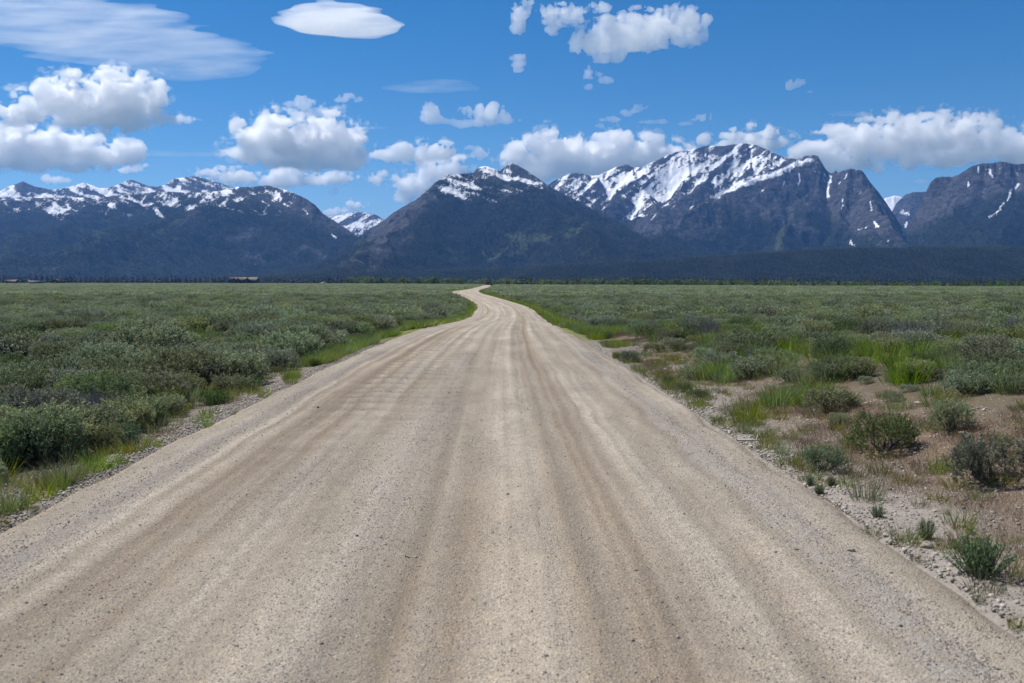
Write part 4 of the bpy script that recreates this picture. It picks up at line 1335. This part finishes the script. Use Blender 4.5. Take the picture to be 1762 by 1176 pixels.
def house_wall(name, x0, x1, y0, y1, h, hr, mat, along='x'):
    """walls with gable ends"""
    if along == 'x':
        ym = (y0 + y1) / 2
        prof = [(y0, -0.4), (y0, h), (ym, hr), (y1, h), (y1, -0.4)]
        V = [(x, p[0], p[1]) for x in (x0, x1) for p in prof]
    else:
        xm = (x0 + x1) / 2
        prof = [(x0, -0.4), (x0, h), (xm, hr), (x1, h), (x1, -0.4)]
        V = [(p[0], y, p[1]) for y in (y0, y1) for p in prof]
    F = [np.array([(i, (i + 1) % 5, (i + 1) % 5 + 5, i + 5) for i in range(5)]), np.array([(0, 1, 2, 3, 4), (9, 8, 7, 6, 5)])]
    return make_mesh(name, np.array(V, float), F, mats=[mat])


def far_root(name, u, y, label, cat, dz=0.0):
    a = ray(u, 484)[0]
    e = bpy.data.objects.new(name, None)
    COL.objects.link(e)
    e.location = (a * y, y, float(ground_z(a * y, y)) + dz)
    return tag(e, label, cat)


e = far_root('lodge', 418, 1255, 'long dark log lodge with pale brown roof and two front gables', 'lodge', 0.3)
Wd2 = 17.0
obj('wall', house_wall('wall', -Wd2, Wd2, 0, 9, 4.4, 7.4, M['log']), e)
rf = obj('roof', gable_mesh('roof', -Wd2 - 0.8, Wd2 + 0.8, -1.0, 10.0, 4.4, 7.9, 0.35, M['roofing']), e)
obj('chimney', box_mesh('chimney', 4.0, 5.2, 4.0, 5.2, 6.5, 9.4, M['stone']), rf)
for gx_, gw in ((-10.0, 3.2), (-5.2, 2.4), (6.2, 4.2)):
    g = obj('gable', house_wall('gable', gx_ - gw, gx_ + gw, -2.4, 3.0, 4.0, 6.7, M['log'], 'y'), e)
    obj('roof', gable_mesh('roof', gx_ - gw - 0.6, gx_ + gw + 0.6, -3.2, 4.2, 4.1, 7.0, 0.3, M['roofing'], 'y'), g)
    obj('window', box_mesh('window', gx_ - 0.9, gx_ + 0.9, -2.46, -2.38, 1.2, 3.4, M['pane']), g)
for wx_ in (-15.0, -1.6, 1.0, 12.0, 14.6):
    w_ = obj('window', box_mesh('window', wx_ - 0.8, wx_ + 0.8, -0.06, 0.04, 1.2, 3.0, M['pane']), e)
    obj('frame', box_mesh('frame', wx_ - 0.95, wx_ + 0.95, -0.10, -0.062, 3.0, 3.18, M['white_paint']), w_)
obj('door', box_mesh('door', 9.0, 10.3, -0.08, 0.03, 0, 2.3, M['white_paint']), e)
obj('porch_roof', box_mesh('porch_roof', 10.6, 16.8, -2.4, -0.1, 3.2, 3.4, M['roofing']), e)

for u_ in (398, 403, 411, 416, 424, 436, 441):
    a = ray(u_, 484)[0]
    tree('conifer_tree', firs[int(rg.integers(0, 4))], a * 1232, 1232, rg.uniform(4.5, 8.5), rg.uniform(1.4, 2.0), 'dark conifer standing in front of the long lodge', 'conifers in front of the lodge')

e = far_root('cabin', 18, 1330, 'small cabin with tan roof in the trees at the left edge', 'cabin', 0.4)
obj('wall', house_wall('wall', -6.5, 6.5, 0, 7, 2.4, 4.2, M['log']), e)
obj('roof', gable_mesh('roof', -7.2, 7.2, -0.8, 7.8, 2.4, 4.6, 0.3, M['roofing']), e)
for wx_ in (-4, 0.5, 4):
    obj('window', box_mesh('window', wx_ - 0.6, wx_ + 0.6, -0.06, 0.04, 0.9, 2.0, M['pane']), e)
obj('door', box_mesh('door', -2.3, -1.3, -0.06, 0.04, 0, 2.0, M['beige']), e)

e = far_root('shed', 60, 1180, 'long low pale shed with white roof on the plain', 'shed', 0.5)
obj('wall', box_mesh('wall', -8, 8, 0, 5, -0.4, 2.7, M['beige']), e)
obj('roof', box_mesh('roof', -8.4, 8.4, -0.5, 5.4, 2.71, 3.15, M['white_paint']), e)
obj('door', box_mesh('door', -5.6, -4.4, -0.06, 0.04, 0, 2.2, M['dark_metal']), e)
for wx_ in (-1.5, 1.5, 4.5, 6.6):
    obj('window', box_mesh('window', wx_ - 0.9, wx_ + 0.9, -0.06, 0.04, 0.5, 2.1, M['pane']), e)

e = far_root('barn', 95, 1290, 'rust red gabled barn right of the pale shed', 'barn', 0.3)
obj('wall', house_wall('wall', -4.5, 4.5, 0, 9, 2.8, 5.4, M['red_wall'], 'y'), e)
obj('roof', gable_mesh('roof', -5.2, 5.2, -0.7, 9.7, 2.7, 5.8, 0.3, M['log'], 'y'), e)
obj('door', box_mesh('door', -1.4, 1.4, -0.06, 0.04, -0.2, 2.5, M['beige']), e)
obj('side_shed', box_mesh('side_shed', 4.6, 8.6, 1.0, 7, -0.3, 2.1, M['log']), e)


def car(u, y, label):
    e = far_root('parked_car', u, y, label, 'car', 0.55)
    prof = [(-2.2, 0.35), (-2.25, 0.85), (-1.5, 0.98), (-0.9, 1.62), (1.5, 1.66), (2.1, 1.05), (2.2, 0.35)]
    V = [(p[0], yy_, p[1]) for yy_ in (-0.88, 0.88) for p in prof]
    n = len(prof)
    F = [np.array([(i, (i + 1) % n, (i + 1) % n + n, i + n) for i in range(n)]), np.array([list(range(n))[::-1], list(range(n, 2 * n))])]
    obj('body', make_mesh('body', np.array(V, float), F, mats=[M['white_paint']]), e)
    for x0, x1 in ((-0.8, 0.2), (0.3, 1.5)):
        obj('window', box_mesh('window', x0, x1, -0.90, -0.86, 1.02, 1.5, M['pane']), e)
    for x in (-1.4, 1.4):
        for yy_ in (-0.85, 0.85):
            th = np.arange(14) * 2 * math.pi / 14
            V = np.concatenate([np.stack([x + 0.36 * np.cos(th), np.full(14, yy_ + s_), 0.33 + 0.36 * np.sin(th)], -1) for s_ in (-0.11, 0.11)])
            i = np.arange(14)
            F = [np.stack([i, (i + 1) % 14, (i + 1) % 14 + 14, i + 14], -1), np.array([i[::-1], i + 14])]
            obj('wheel', make_mesh('wheel', V, F, mats=[M['rubber']]), e)


car(556, 930, 'tiny white parked car on the far edge of the plain')
px_, py_ = ray(845.5, 484)[0] * 540, 540
e = bpy.data.objects.new('marker_post', None)
COL.objects.link(e)
e.location = (px_, py_, float(ground_z(px_, py_)))
tag(e, 'dark marker post with small plate beside the far end of the road', 'post')
v, f = tubes([(np.array([[0, 0, -0.3], [0, 0, 1.0], [0, 0, 1.75]]), np.array([0.14, 0.13, 0.12]))], 8)
obj('post', make_mesh('post', v, f, mats=[M['dark_metal']]), e)
obj('plate', box_mesh('plate', -0.42, 0.42, -0.20, -0.15, 1.0, 1.85, M['dark_metal']), e)

# ------------------------------------------------------------------ sagebrush
rg = np.random.default_rng(5)
SH = [sage_shape(500 + k, 0.5, 0.62, 7 + k, 640, 13, 0.036, 0.0115) for k in range(6)]
SM = [source('sagebrush_middle', sage_shape(600 + k, 0.5, 0.62, 8, 110, 9, 0.085, 0.030, False)[0]) for k in range(5)]
SL = [source('sagebrush_far', sage_shape(700 + k, 0.5, 0.60, 7, 34, 6, 0.19, 0.080, False)[0]) for k in range(4)]
SHs = [source('sagebrush_near', m[0]) for m in SH]


def field(y0, y1, cell, seed):
    r_ = np.random.default_rng(seed)
    ys = np.arange(y0, y1, cell)
    X, Y = [], []
    for y in ys:
        w_ = 0.60 * y + 5
        xs = np.arange(-w_, w_, cell)
        X.append(xs + r_.uniform(-0.5, 0.5, len(xs)) * cell)
        Y.append(np.full(len(xs), y) + r_.uniform(-0.5, 0.5, len(xs)) * cell)
    return np.concatenate(X), np.concatenate(Y)


def in_scrub(x, y):
    dl_, dr_ = road_l(y) - x, x - road_r(y)
    return ((dl_ > verge_width(y) * 0.6 + 0.28 + 0.3 * n2(x * 0.8, y * 0.8, 2)) | (dr_ > bare_width(y) + 0.2 + 0.5 * n2(x * 0.6, y * 0.6, 3))) & (terrace(x, y) < 25)


def plant(name, parts, x, y, s, yaw, label, cat, group=None, names=('foliage', 'stems', 'flowers'), z=None, sz=None):
    e = bpy.data.objects.new(name, None)
    COL.objects.link(e)
    e.location = (x, y, float(ground_z(x, y)) - 0.01 if z is None else z)
    e.rotation_euler = (0, 0, yaw)
    e.scale = (s, s, s if sz is None else sz)
    tag(e, label, cat, group)
    for nm, m in zip(names, parts):
        if m is not None:
            obj(nm, m, e)
    return e


# the shrubs that stand singly on the bare bank right of the road: (u, v of the foot, width, height in the photograph)
SINGLE = [(1703, 842, 125, 98, 'broad dense sagebrush standing alone at the right edge of the bare bank'),
          (1520, 785, 104, 82, 'silvery double headed sagebrush in the middle of the bare bank'),
          (1637, 747, 70, 62, 'dark green upright sagebrush uphill between the silvery bush and the edge'),
          (1425, 711, 84, 46, 'low wide sagebrush at the upper end of the bare bank'),
          (1443, 735, 32, 28, 'small ball shaped sagebrush just below the low wide one'),
          (1420, 814, 66, 52, 'dark sagebrush mixed with green grass close to the road edge'),
          (1190, 655, 44, 30, 'small sagebrush with twin heads on the pale upper bank'),
          (1150, 664, 20, 20, 'tiny round sagebrush nearest the road on the upper bank'),
          (1176, 676, 32, 20, 'pale low sagebrush below the twin headed one'),
          (1200, 686, 38, 18, 'flat grey sagebrush at the start of the yellow grass'),
          (1083, 624, 32, 24, 'lone little sagebrush at the far end of the bare bank'),
          (1062, 618, 14, 12, 'tiny tuft of sagebrush left of the lone little one'),
          (1240, 640, 60, 40, 'grey sagebrush at the lower rim of the scrub above the yellow grass'),
          (1300, 652, 70, 44, 'rounded sagebrush bordering the yellow grass patch')]
FRONT = [(70, 800, 128, 105, 'tall dark sagebrush overhanging the lower left verge'), (-20, 812, 115, 100, 'dark sagebrush cut by the left edge of the picture'), (172, 782, 70, 62, 'silvery green sagebrush right behind the big rounded stone'), (215, 745, 92, 66, 'wide dark sagebrush behind the leafy green bushes'), (330, 672, 90, 60, 'grey sagebrush behind the yellowing grass'), (400, 668, 88, 58, 'spreading dark sagebrush behind the low green bush'), (480, 640, 70, 46, 'sagebrush leaning over the yellow verge grass')]
SINGLE += FRONT
taken = []
for k, (u, v, w_, h_, lab) in enumerate(SINGLE):
    x, y = ground_at(u, v)
    s = w_ / FPX * y / 0.82
    sz = h_ / FPX * y / 0.62
    q = 1 + 0.22 * s / y
    plant('sagebrush', SH[k % 6], x * q, y * q, s, k * 1.3, lab, 'shrub', None, sz=sz)
    taken.append((x, y + 0.25 * s, s * 0.5))

X, Y = field(5.0, 62, 0.70, 31)
ok = in_scrub(X, Y)
gap = fbm2(X * 0.33, Y * 0.33, 3, 12)
ok &= (gap > -0.34) | (rg.random(len(X)) < 0.25)
X, Y = X[ok], Y[ok]
sc = np.clip(rg.normal(0.86, 0.32, len(X)), 0.38, 1.7) * (0.85 + 0.45 * ss(-0.2, 0.5, n2(X * 0.15, Y * 0.15, 6)))
sc *= np.where(X > 0, 0.85, 1.0)
far_k = ss(30, 60, Y)
Z = ground_z(X, Y)
U, V = to_px(X, Y, Z + 0.4 * sc)
app = sc / Y * ((U > -30) & (U < 1790))
order = np.argsort(-app)
hidden = np.zeros(len(X), bool)
near = order[:286]
yaw = rg.uniform(0, 6.28, len(X))


def sage_label(x, y, s, u):
    size = 'small' if s < 0.95 else ('middle sized' if s < 1.3 else 'large')
    if x < 0:
        row = float(road_l(y)) - x - float(verge_width(y))
        rw = 'edging the verge' if row < 1.0 else ('behind the verge' if row < 2.2 else 'deep in scrub')
        pl = 'near the rounded stone' if y < 11 else ('by the lush grass' if y < 15 else ('along the washboard' if y < 20 else ('past the washboard' if y < 26 else 'towards the dip')))
        return f'{size} sagebrush {rw} {pl}, {mark(u)}'
    row = x - float(road_r(y)) - float(bare_width(y))
    rw = 'rimming the bare bank' if row < 1.2 else 'in the right scrub'
    pl = 'above the broad bush' if y < 14 else ('above the wide bush' if y < 20 else ('behind the yellow grass' if y < 26 else 'near the flowering bush'))
    return f'{size} sagebrush {rw} {pl}, {mark(u)}'


for i in near:
    lab = sage_label(X[i], Y[i], sc[i], U[i])
    plant('sagebrush', SH[int(rg.integers(0, 6))], float(X[i]), float(Y[i]), float(sc[i]), float(yaw[i]), lab, 'shrub', lab + 's', sz=float(sc[i] * rg.uniform(0.68, 0.98)))
rest = order[286:]
pk = rg.integers(0, 6, len(rest))
scatter('sagebrush_scrub', np.stack([X[rest], Y[rest], Z[rest] - 0.01], -1), yaw[rest], np.stack([sc[rest], sc[rest], sc[rest] * rg.uniform(0.65, 0.98, len(rest))], -1), pk, SHs, 'closed grey green sagebrush scrub around the nearer shrubs', cat='scrub')
X, Y = field(62, 190, 1.3, 32)
ok = in_scrub(X, Y) & ((fbm2(X * 0.12, Y * 0.12, 3, 12) > -0.3) | (rg.random(len(X)) < 0.3))
X, Y = X[ok], Y[ok]
s1 = np.clip(rg.normal(1.25, 0.35, len(X)), 0.6, 2.2)
scatter('sagebrush_scrub', np.stack([X, Y, ground_z(X, Y) - 0.02], -1), rg.uniform(0, 6.28, len(X)), np.stack([s1, s1, s1 * rg.uniform(0.55, 0.85, len(X))], -1), rg.integers(0, 5, len(X)), SM, 'sagebrush scrub covering the middle distance of the plain', cat='scrub')
X, Y = field(190, 520, 2.5, 33)
ok = in_scrub(X, Y) & ((fbm2(X * 0.05, Y * 0.03, 3, 12) > -0.25) | (rg.random(len(X)) < 0.4))
X2, Y2 = field(520, 1450, 4.4, 34)
ok2 = in_scrub(X2, Y2)
X, Y = np.concatenate([X[ok], X2[ok2]]), np.concatenate([Y[ok], Y2[ok2]])
s_ = np.clip(rg.normal(1.7, 0.6, len(X)), 0.7, 3.2) * np.where(Y > 520, 1.35, 1.0)
scatter('sagebrush_scrub', np.stack([X, Y, ground_z(X, Y) - 0.03], -1), rg.uniform(0, 6.28, len(X)), np.stack([s_, s_, rg.uniform(0.45, 0.85, len(X))], -1), rg.integers(0, 4, len(X)), SL, 'distant sagebrush scrub reaching to the tree line', cat='scrub')

# grey dead brush among it
TW = [twig_shape(800 + k, 0.42, 0.62, 46) for k in range(3)]
X, Y = field(7.5, 46, 2.3, 41)
ok = in_scrub(X, Y) & (n2(X * 0.4, Y * 0.3, 44) > 0.05)
U, V = to_px(X, Y, 0 * X)
ok &= (U > -20) & (U < 1780)
for x, y in zip(X[ok], Y[ok]):
    s = rg.uniform(0.65, 1.05)
    side = ('left of the road ' if x < 0 else 'right of the road ') + ('close to the verge' if min(abs(x - road_l(y)), abs(x - road_r(y))) < 6 and y < 16 else ('in the nearer scrub' if y < 20 else ('in the middle scrub' if y < 32 else 'before the far dip')))
    plant('dead_brush', (TW[int(rg.integers(0, 3))],), float(x), float(y), s, rg.uniform(0, 6.28), 'bare grey twiggy bush among the sagebrush ' + side, 'shrub', 'dead bushes ' + side, names=('twigs',))

# leafy green bushes
FB = [forb_shape(820 + k, 0.34, 0.40, 90, 22, 0.042, 0.011) for k in range(3)]
FW = forb_shape(830, 0.4, 0.5, 90, 18, 0.05, 0.014, 9)
FORB = [(262, 735, 54, 42, 0, 'bright green leafy bush by the gravel verge beside the tall grass'),
        (105, 795, 42, 40, 0, 'vivid green leafy bush under the dark thicket near the round stone'),
        (215, 770, 60, 44, 1, 'leafy green bush between the thicket and the loose stones'),
        (432, 672, 40, 30, 0, 'bright green bush at the road side edge of the left scrub'),
        (365, 700, 72, 32, 1, 'low spreading green bush above the stony verge'),
        (540, 632, 26, 18, 0, 'small dark green bush in the yellow verge grass'),
        (1597, 930, 38, 42, 1, 'small fresh green leafy plant on the stony right bank'),
        (1512, 892, 30, 26, 1, 'little green plant below the tall bunch grass'),
        (1412, 850, 24, 20, 0, 'small leafy plant at the road edge below the dark sagebrush'),
        (1432, 838, 22, 22, 0, 'small leafy plant right of the other two by the road edge'),
        (1395, 836, 18, 20, 0, 'small leafy plant beside the pale stone at the road edge'),
        (1700, 998, 128, 82, 1, 'dense dark green bush in the lower right corner'),
        (1045, 584, 24, 16, 0, 'bright green bush at the far end of the bank')]
for u, v, w_, h_, q, lab in FORB:
    x, y = ground_at(u, v)
    s = w_ / FPX * y / 0.68
    plant('green_bush', FB[q + 1] if q else FB[0], x, y + 0.15 * s, s, rg.uniform(0, 6.28), lab, 'bush', None, sz=h_ / FPX * y / 0.42)
x, y = ground_at(1168, 590)
plant('flowering_bush', FW, x, y, 0.85, 0.4, 'green bush with pale yellow flowers in the scrub right of the road', 'bush')

# ------------------------------------------------------------------ grass
GG = [grass_shape(840 + k, 0.20, 150, 0.42, 0.0075, M['grass'], 0.45, ((0.82, 1, 0.9), (1.02, 1.0, 0.85), (1.15, 0.85, 0.75)), (0.66, 0.28, 0.06)) for k in range(4)]
GY_ = [grass_shape(850 + k, 0.16, 90, 0.30, 0.007, M['grass'], 0.4, ((0.75, 0.80, 0.8), (0.95, 0.80, 0.72), (1.05, 0.72, 0.65)), (0.4, 0.35, 0.25)) for k in range(3)]
GD = [grass_shape(860 + k, 0.22, 70, 0.14, 0.0032, M['dry'], 0.5, ((1, 1, 1), (1.25, 1.1, 0.95), (0.8, 0.65, 0.6)), (0.5, 0.3, 0.2)) for k in range(3)]
GL = [source('grass_far', grass_shape(870 + k, 0.4, 46, 0.42, 0.05, M['grass'], 0.4, ((1, 1.05, 0.8), (1.4, 1.15, 0.8), (0.8, 1, 0.9)), (0.6, 0.25, 0.15))) for k in range(3)]
TUFT = [(1285, 730, 72, 64, 'tall yellow green bunch grass in the large patch above the road'), (1325, 700, 50, 44, 'yellow green grass clump at the upper right of the large patch'), (1255, 715, 40, 40, 'thin grass clump at the road end of the large patch'),
        (1345, 690, 36, 38, 'grass clump below the rounded sagebrush'), (1400, 792, 74, 56, 'bright bunch grass around the dark sagebrush near the road'), (1345, 782, 36, 36, 'slim grass clump beside the pale fallen stick'),
        (1490, 862, 78, 66, 'large tufted bunch grass in the middle of the stony bank'), (1618, 815, 56, 50, 'orange footed bunch grass left of the broad sagebrush'), (1545, 706, 50, 36, 'green grass clump behind the silvery sagebrush'),
        (1468, 700, 30, 26, 'grass clump right of the low wide sagebrush'), (1632, 888, 14, 24, 'single slim grass tuft below the orange footed clump'), (1672, 920, 18, 22, 'small grass tuft above the corner bush'),
        (1500, 920, 44, 26, 'thin dry grass tuft at the road edge'), (1575, 965, 26, 28, 'brown dry grass tuft beside the flat pinkish stone'), (1685, 1035, 30, 32, 'dry grass tuft under the corner bush'), (1748, 1080, 36, 40, 'dry grass tuft at the lower right edge of the picture'),
        (40, 880, 66, 44, 'mixed green and brown grass tuft at the lower left verge'), (112, 842, 26, 38, 'upright grass tuft between the small stones of the left verge'), (90, 848, 22, 46, 'slender grass tuft left of the upright one'), (140, 825, 38, 38, 'green brown grass tuft just left of the big round stone'),
        (163, 812, 22, 24, 'dry brown tuft touching the big round stone'), (210, 798, 28, 24, 'short green tuft right of the big round stone'), (252, 770, 20, 32, 'grass tuft beside the stones left of the road'), (270, 768, 22, 20, 'low tuft by the pale stone on the verge'),
        (290, 712, 60, 58, 'lush tall green grass by the bright green bush'), (240, 725, 56, 50, 'green grass in front of the left thicket'), (325, 690, 50, 40, 'yellowing grass beside the lush tall clump'), (8, 905, 24, 40, 'dark tuft at the left edge of the picture'),
        (355, 735, 30, 22, 'grass tuft at the stony verge under the spreading bush'), (404, 715, 8, 14, 'lone tiny tuft standing on the road edge'), (455, 682, 30, 24, 'grass clump below the bright green bush'), (500, 660, 36, 30, 'yellow green clump on the left road edge')]
for k, (u, v, w_, h_, lab) in enumerate(TUFT):
    x, y = ground_at(u, v)
    dryish = any(q in lab for q in ('dry', 'brown', 'dark'))
    src = (GY_[k % 3] if dryish else GG[k % 4])
    r0, h0 = (0.24, 0.28) if dryish else (0.32, 0.38)
    plant('grass_tuft', (src,), x, y, w_ / FPX * y / (2 * r0), rg.uniform(0, 6.28), lab, 'grass tuft', None, names=('blades',), sz=h_ / FPX * y / h0)

GGs, GYs, GDs = [source('grass_green', m) for m in GG], [source('grass_yellow', m) for m in GY_], [source('grass_dry', m) for m in GD]


def lay(name, x, y, s, src, label, cat='grass', dz=-0.01):
    scatter(name, np.stack([x, y, ground_z(x, y) + dz], -1), rg.uniform(0, 6.28, len(x)), s, rg.integers(0, len(src), len(x)), src, label, cat=cat)


n = 9000
y = 6 + 60 * rg.random(n) ** 1.4
sd = rg.random(n) < 0.5
x = np.where(sd, road_l(y) - rg.uniform(0.15, 3.2, n), road_r(y) + rg.uniform(0.3, 4.0, n))
dl_, dr_ = road_l(y) - x, x - road_r(y)
okl = sd & (dl_ > verge_width(y) * np.where(y < 18, 0.75, 0.15)) & (n2(x * 0.9, y * 0.5, 61) > 0.50 - 0.75 * ss(15, 28, y))
okr = ~sd & (((y > 36) & (dr_ < bare_width(y) + 0.8) & (n2(x * 0.9, y * 0.5, 61) > -0.3)) | (n2(x * 0.7, y * 0.5, 62) > 0.66))
k = okl | okr
lay('grass', x[k], y[k], rg.uniform(0.45, 1.0, k.sum()), GGs, 'yellow green grass along the road verges')
# grass under and between the shrubs
X, Y = field(8, 62, 0.7, 51)
ok = in_scrub(X, Y) & (n2(X * 0.33, Y * 0.33, 12) < 0.35) & (road_l(Y) - X > np.where(X < 0, verge_width(Y) + 0.9, -99))
lay('grass', X[ok], Y[ok], rg.uniform(0.6, 1.25, ok.sum()), GGs, 'green grass growing between the sagebrush')
X, Y = field(62, 420, 1.7, 52)
ok = in_scrub(X, Y) & (n2(X * 0.1, Y * 0.05, 13) > 0.0)
lay('grass', X[ok], Y[ok], rg.uniform(0.8, 1.5, ok.sum()), GL, 'grass patches in the distant scrub')
n = 9000
y = 45 + 400 * rg.random(n) ** 1.5
x = np.where(rg.random(n) < 0.5, road_l(y) - rg.uniform(0.1, 2.6, n), road_r(y) + rg.uniform(0.1, 2.6, n))
lay('grass', x, y, rg.uniform(0.55, 1.0, n), GL, 'bright yellow green grass strips along the far road bends')
# thin dry grass on the bare bank and verges
n = 5200
y = 5.5 + 30 * rg.random(n) ** 1.2
x = road_r(y) + rg.uniform(0.5, 1.0, n) * 0 + rg.random(n) * (bare_width(y) + 0.6) + 0.4
k = (n2(x * 0.8, y * 0.8, 63) > -0.1 + 0.4 * ss(16, 24, y)) & (x < 0.62 * y + 3)
lay('grass', x[k], y[k], rg.uniform(0.45, 1.0, k.sum()), GDs, 'thin reddish dry grass on the bare bank')
X, Y = field(6, 30, 0.55, 55)
ok = in_scrub(X, Y) & (X < 0)
lay('grass', X[ok], Y[ok], rg.uniform(0.6, 1.2, ok.sum()), GDs, 'dry stalks and litter under the left sagebrush')
n = 160
y = 6 + 20 * rg.random(n)
x = road_l(y) - rg.uniform(0.2, 1.4, n)
lay('grass', x, y, rg.uniform(0.5, 1.1, n), GDs + GYs, 'thin brown grass on the left gravel verge')
n = 400
y = 6 + 20 * rg.random(n)
x = road_r(y) + rg.random(n) ** 1.6 * (bare_width(y) + 0.4) + 0.1
lay('grass', x, y, rg.uniform(0.35, 0.75, n), GYs, 'small tufts of grass along the right road edge')

n = 420
y = 6 + 14 * rg.random(n)
x = road_l(y) - rg.random(n) * (verge_width(y) + 0.2) - 0.12
k = n2(x * 1.1, y * 0.6, 66) > 0.38
lay('grass', x[k], y[k], rg.uniform(0.28, 0.7, k.sum()), GGs, 'short green grass tufts in the left gravel verge')

# ------------------------------------------------------------------ stones and gravel
ST = [stone_shape(900 + k, 3, 0.62) for k in range(5)]
STONE = [(186, 804, 17, 11, 'big rounded tan stone on the left road edge'), (124, 795, 20, 9, 'flat pale stone under the vivid green bush'), (67, 829, 13, 9, 'small white stone on the left gravel verge'), (9, 838, 11, 8, 'small pale stone at the left edge of the picture'),
         (155, 820, 12, 6, 'flat grey stone left below the big rounded stone'), (58, 874, 12, 5, 'pale flat stone by the lower left grass tuft'), (272, 751, 11, 6, 'grey stone among the verge pebbles below the bright bush'), (299, 731, 9, 6, 'white stone beside the bright green leafy bush'),
         (335, 728, 10, 7, 'tan stone at the road edge near the stony verge'), (326, 712, 8, 5, 'pale stone above the tan one on the stony verge'), (275, 761, 12, 7, 'pale pinkish stone at the left road edge'), (547, 706, 6, 5, 'single grey stone lying on the left wheel track'), (574, 611, 8, 6, 'white stone in the yellow verge grass'),
         (1464, 957, 15, 9, 'smooth round stone lying alone on the right of the road'), (1385, 823, 13, 8, 'cream stone at the road edge below the dark sagebrush'), (1318, 777, 10, 7, 'pale oval stone just under the fallen stick'), (1345, 800, 8, 5, 'small white stone below the pale oval one'), (1361, 811, 8, 6, 'white stone between the road and the bunch grass'),
         (1593, 943, 26, 12, 'flat pinkish stone beside the fresh green plant'), (1533, 895, 8, 7, 'small bluish stone on the stony bank'), (1660, 863, 12, 8, 'white stone below the broad sagebrush'), (1658, 747, 20, 6, 'flat grey stone under the dark upright sagebrush'), (1580, 695, 16, 6, 'flat grey stone at the top of the bare bank'), (1370, 957, 8, 5, 'small tan stone on the right half of the road'), (1145, 638, 9, 6, 'white stone on the upper bare bank')]
for k, (u, v, w_, h_, lab) in enumerate(STONE):
    x, y = ground_at(u, v)
    on = road_l(y) + 0.05 < x < road_r(y) - 0.05
    s = w_ / FPX * y
    z = float(road_z(x, y)) if on else float(ground_z(x, y))
    o = obj('stone', ST[k % 5], None, (x, y, z + 0.24 * h_ / FPX * y), lab, 'stone')
    o.scale = (s, s, h_ / FPX * y * 1.5)
    o.rotation_euler = (0, 0, rg.uniform(-0.5, 0.5))
PB = []
for k in range(6):
    m = stone_shape(920 + k, 1, 0.6)
    g = (0.60, 0.72, 0.82, 0.9, 1.05, 0.45)[k] * np.array([(1, 1, 1), (1, 1.02, 1.06), (1, 0.97, 0.92)][k % 3])
    m.attributes['tint'].data.foreach_set('color', np.tile(np.append(g, 1).astype(np.float32), len(m.vertices)))
    PB.append(source('pebble', m))
PL = []
for k in range(5):
    m = stone_shape(940 + k, 1, 0.6)
    g = (0.75, 0.95, 1.1, 1.25, 1.4)[k] * np.array([(1, 1, 1), (1, 1.02, 1.05), (1, 0.97, 0.92)][k % 3])
    m.attributes['tint'].data.foreach_set('color', np.tile(np.append(g, 1).astype(np.float32), len(m.vertices)))
    PL.append(source('pebble', m))
n = 120000
y = 4.2 + 22 * rg.random(n) ** 1.3
u_ = rg.random(n)
x = road_l(y) + (road_r(y) - road_l(y)) * u_
lat = (u_ - 0.5) * 6.75
pz = 0.14 + 0.8 * np.exp(-((lat + 2.72) / 0.22) ** 2) + 0.8 * np.exp(-((lat - 2.82) / 0.25) ** 2) + 0.35 * np.exp(-((lat + 0.35) / 0.35) ** 2) + 0.45 * np.clip(fbm2(lat * 1.2, y * 0.25, 4, 37) * 2, 0, 1)
k = rg.random(n) < pz
x, y = x[k], y[k]
s = 0.004 + 0.007 * rg.random(len(x)) ** 2 + 0.014 * (rg.random(len(x)) < 0.022) * rg.random(len(x))
scatter('gravel', np.stack([x, y, road_z(x, y) + 0.1 * s], -1), rg.uniform(0, 6.28, len(x)), s * 1.6, rg.integers(0, 6, len(x)), PB, 'loose gravel scattered over the road', cat='gravel', tilt=rg.normal(0, 0.4, (len(x), 2)))
n = 42000
y = 5 + 26 * rg.random(n) ** 1.2
sd = rg.random(n) < 0.4
x = np.where(sd, road_l(y) - rg.random(n) * (verge_width(y) + 0.3) + 0.1, road_r(y) + rg.random(n) ** 1.4 * (bare_width(y)))
k = (np.abs(x) < 0.6 * y + 2.5) & (rg.random(n) < np.where(sd, 1, np.clip(0.6 + 0.6 * n2(x * 0.9, y * 0.9, 64) + np.exp(-(x - road_r(y))), 0, 1)))
x, y = x[k], y[k]
s = 0.010 + 0.022 * rg.random(len(x)) ** 2 + 0.03 * (rg.random(len(x)) < 0.03) * rg.random(len(x))
scatter('gravel', np.stack([x, y, ground_z(x, y) + 0.15 * s], -1), rg.uniform(0, 6.28, len(x)), s * 1.4, rg.integers(0, 5, len(x)), PL, 'pale gravel and pebbles on the road verges and bare bank', cat='gravel', tilt=rg.normal(0, 0.4, (len(x), 2)))

# fallen stick
xa, ya = ground_at(1268, 763)
xb, yb = ground_at(1322, 761)
ts = np.linspace(0, 1, 6)
pp = np.stack([xa + (xb - xa) * ts, ya + (yb - ya) * ts + 0.015 * np.sin(ts * 9), ground_z(xa + (xb - xa) * ts, ya + (yb - ya) * ts) + 0.03], -1)
br = pp[3] + np.outer(np.linspace(0, 1, 3), np.array([0.05, 0.10, 0.06]))
v, f = tubes([(pp, np.linspace(0.014, 0.007, 6)), (br, np.array([0.007, 0.005, 0.003]))], 6)
M['pale_wood'] = plain_material('bleached_wood', (0.55, 0.50, 0.43), 0.9, 30, 0.25)
obj('fallen_stick', make_mesh('fallen_stick', v, f, smooth=True, mats=[M['pale_wood']]), label='pale bleached stick lying by the road under the grass patch', cat='stick')
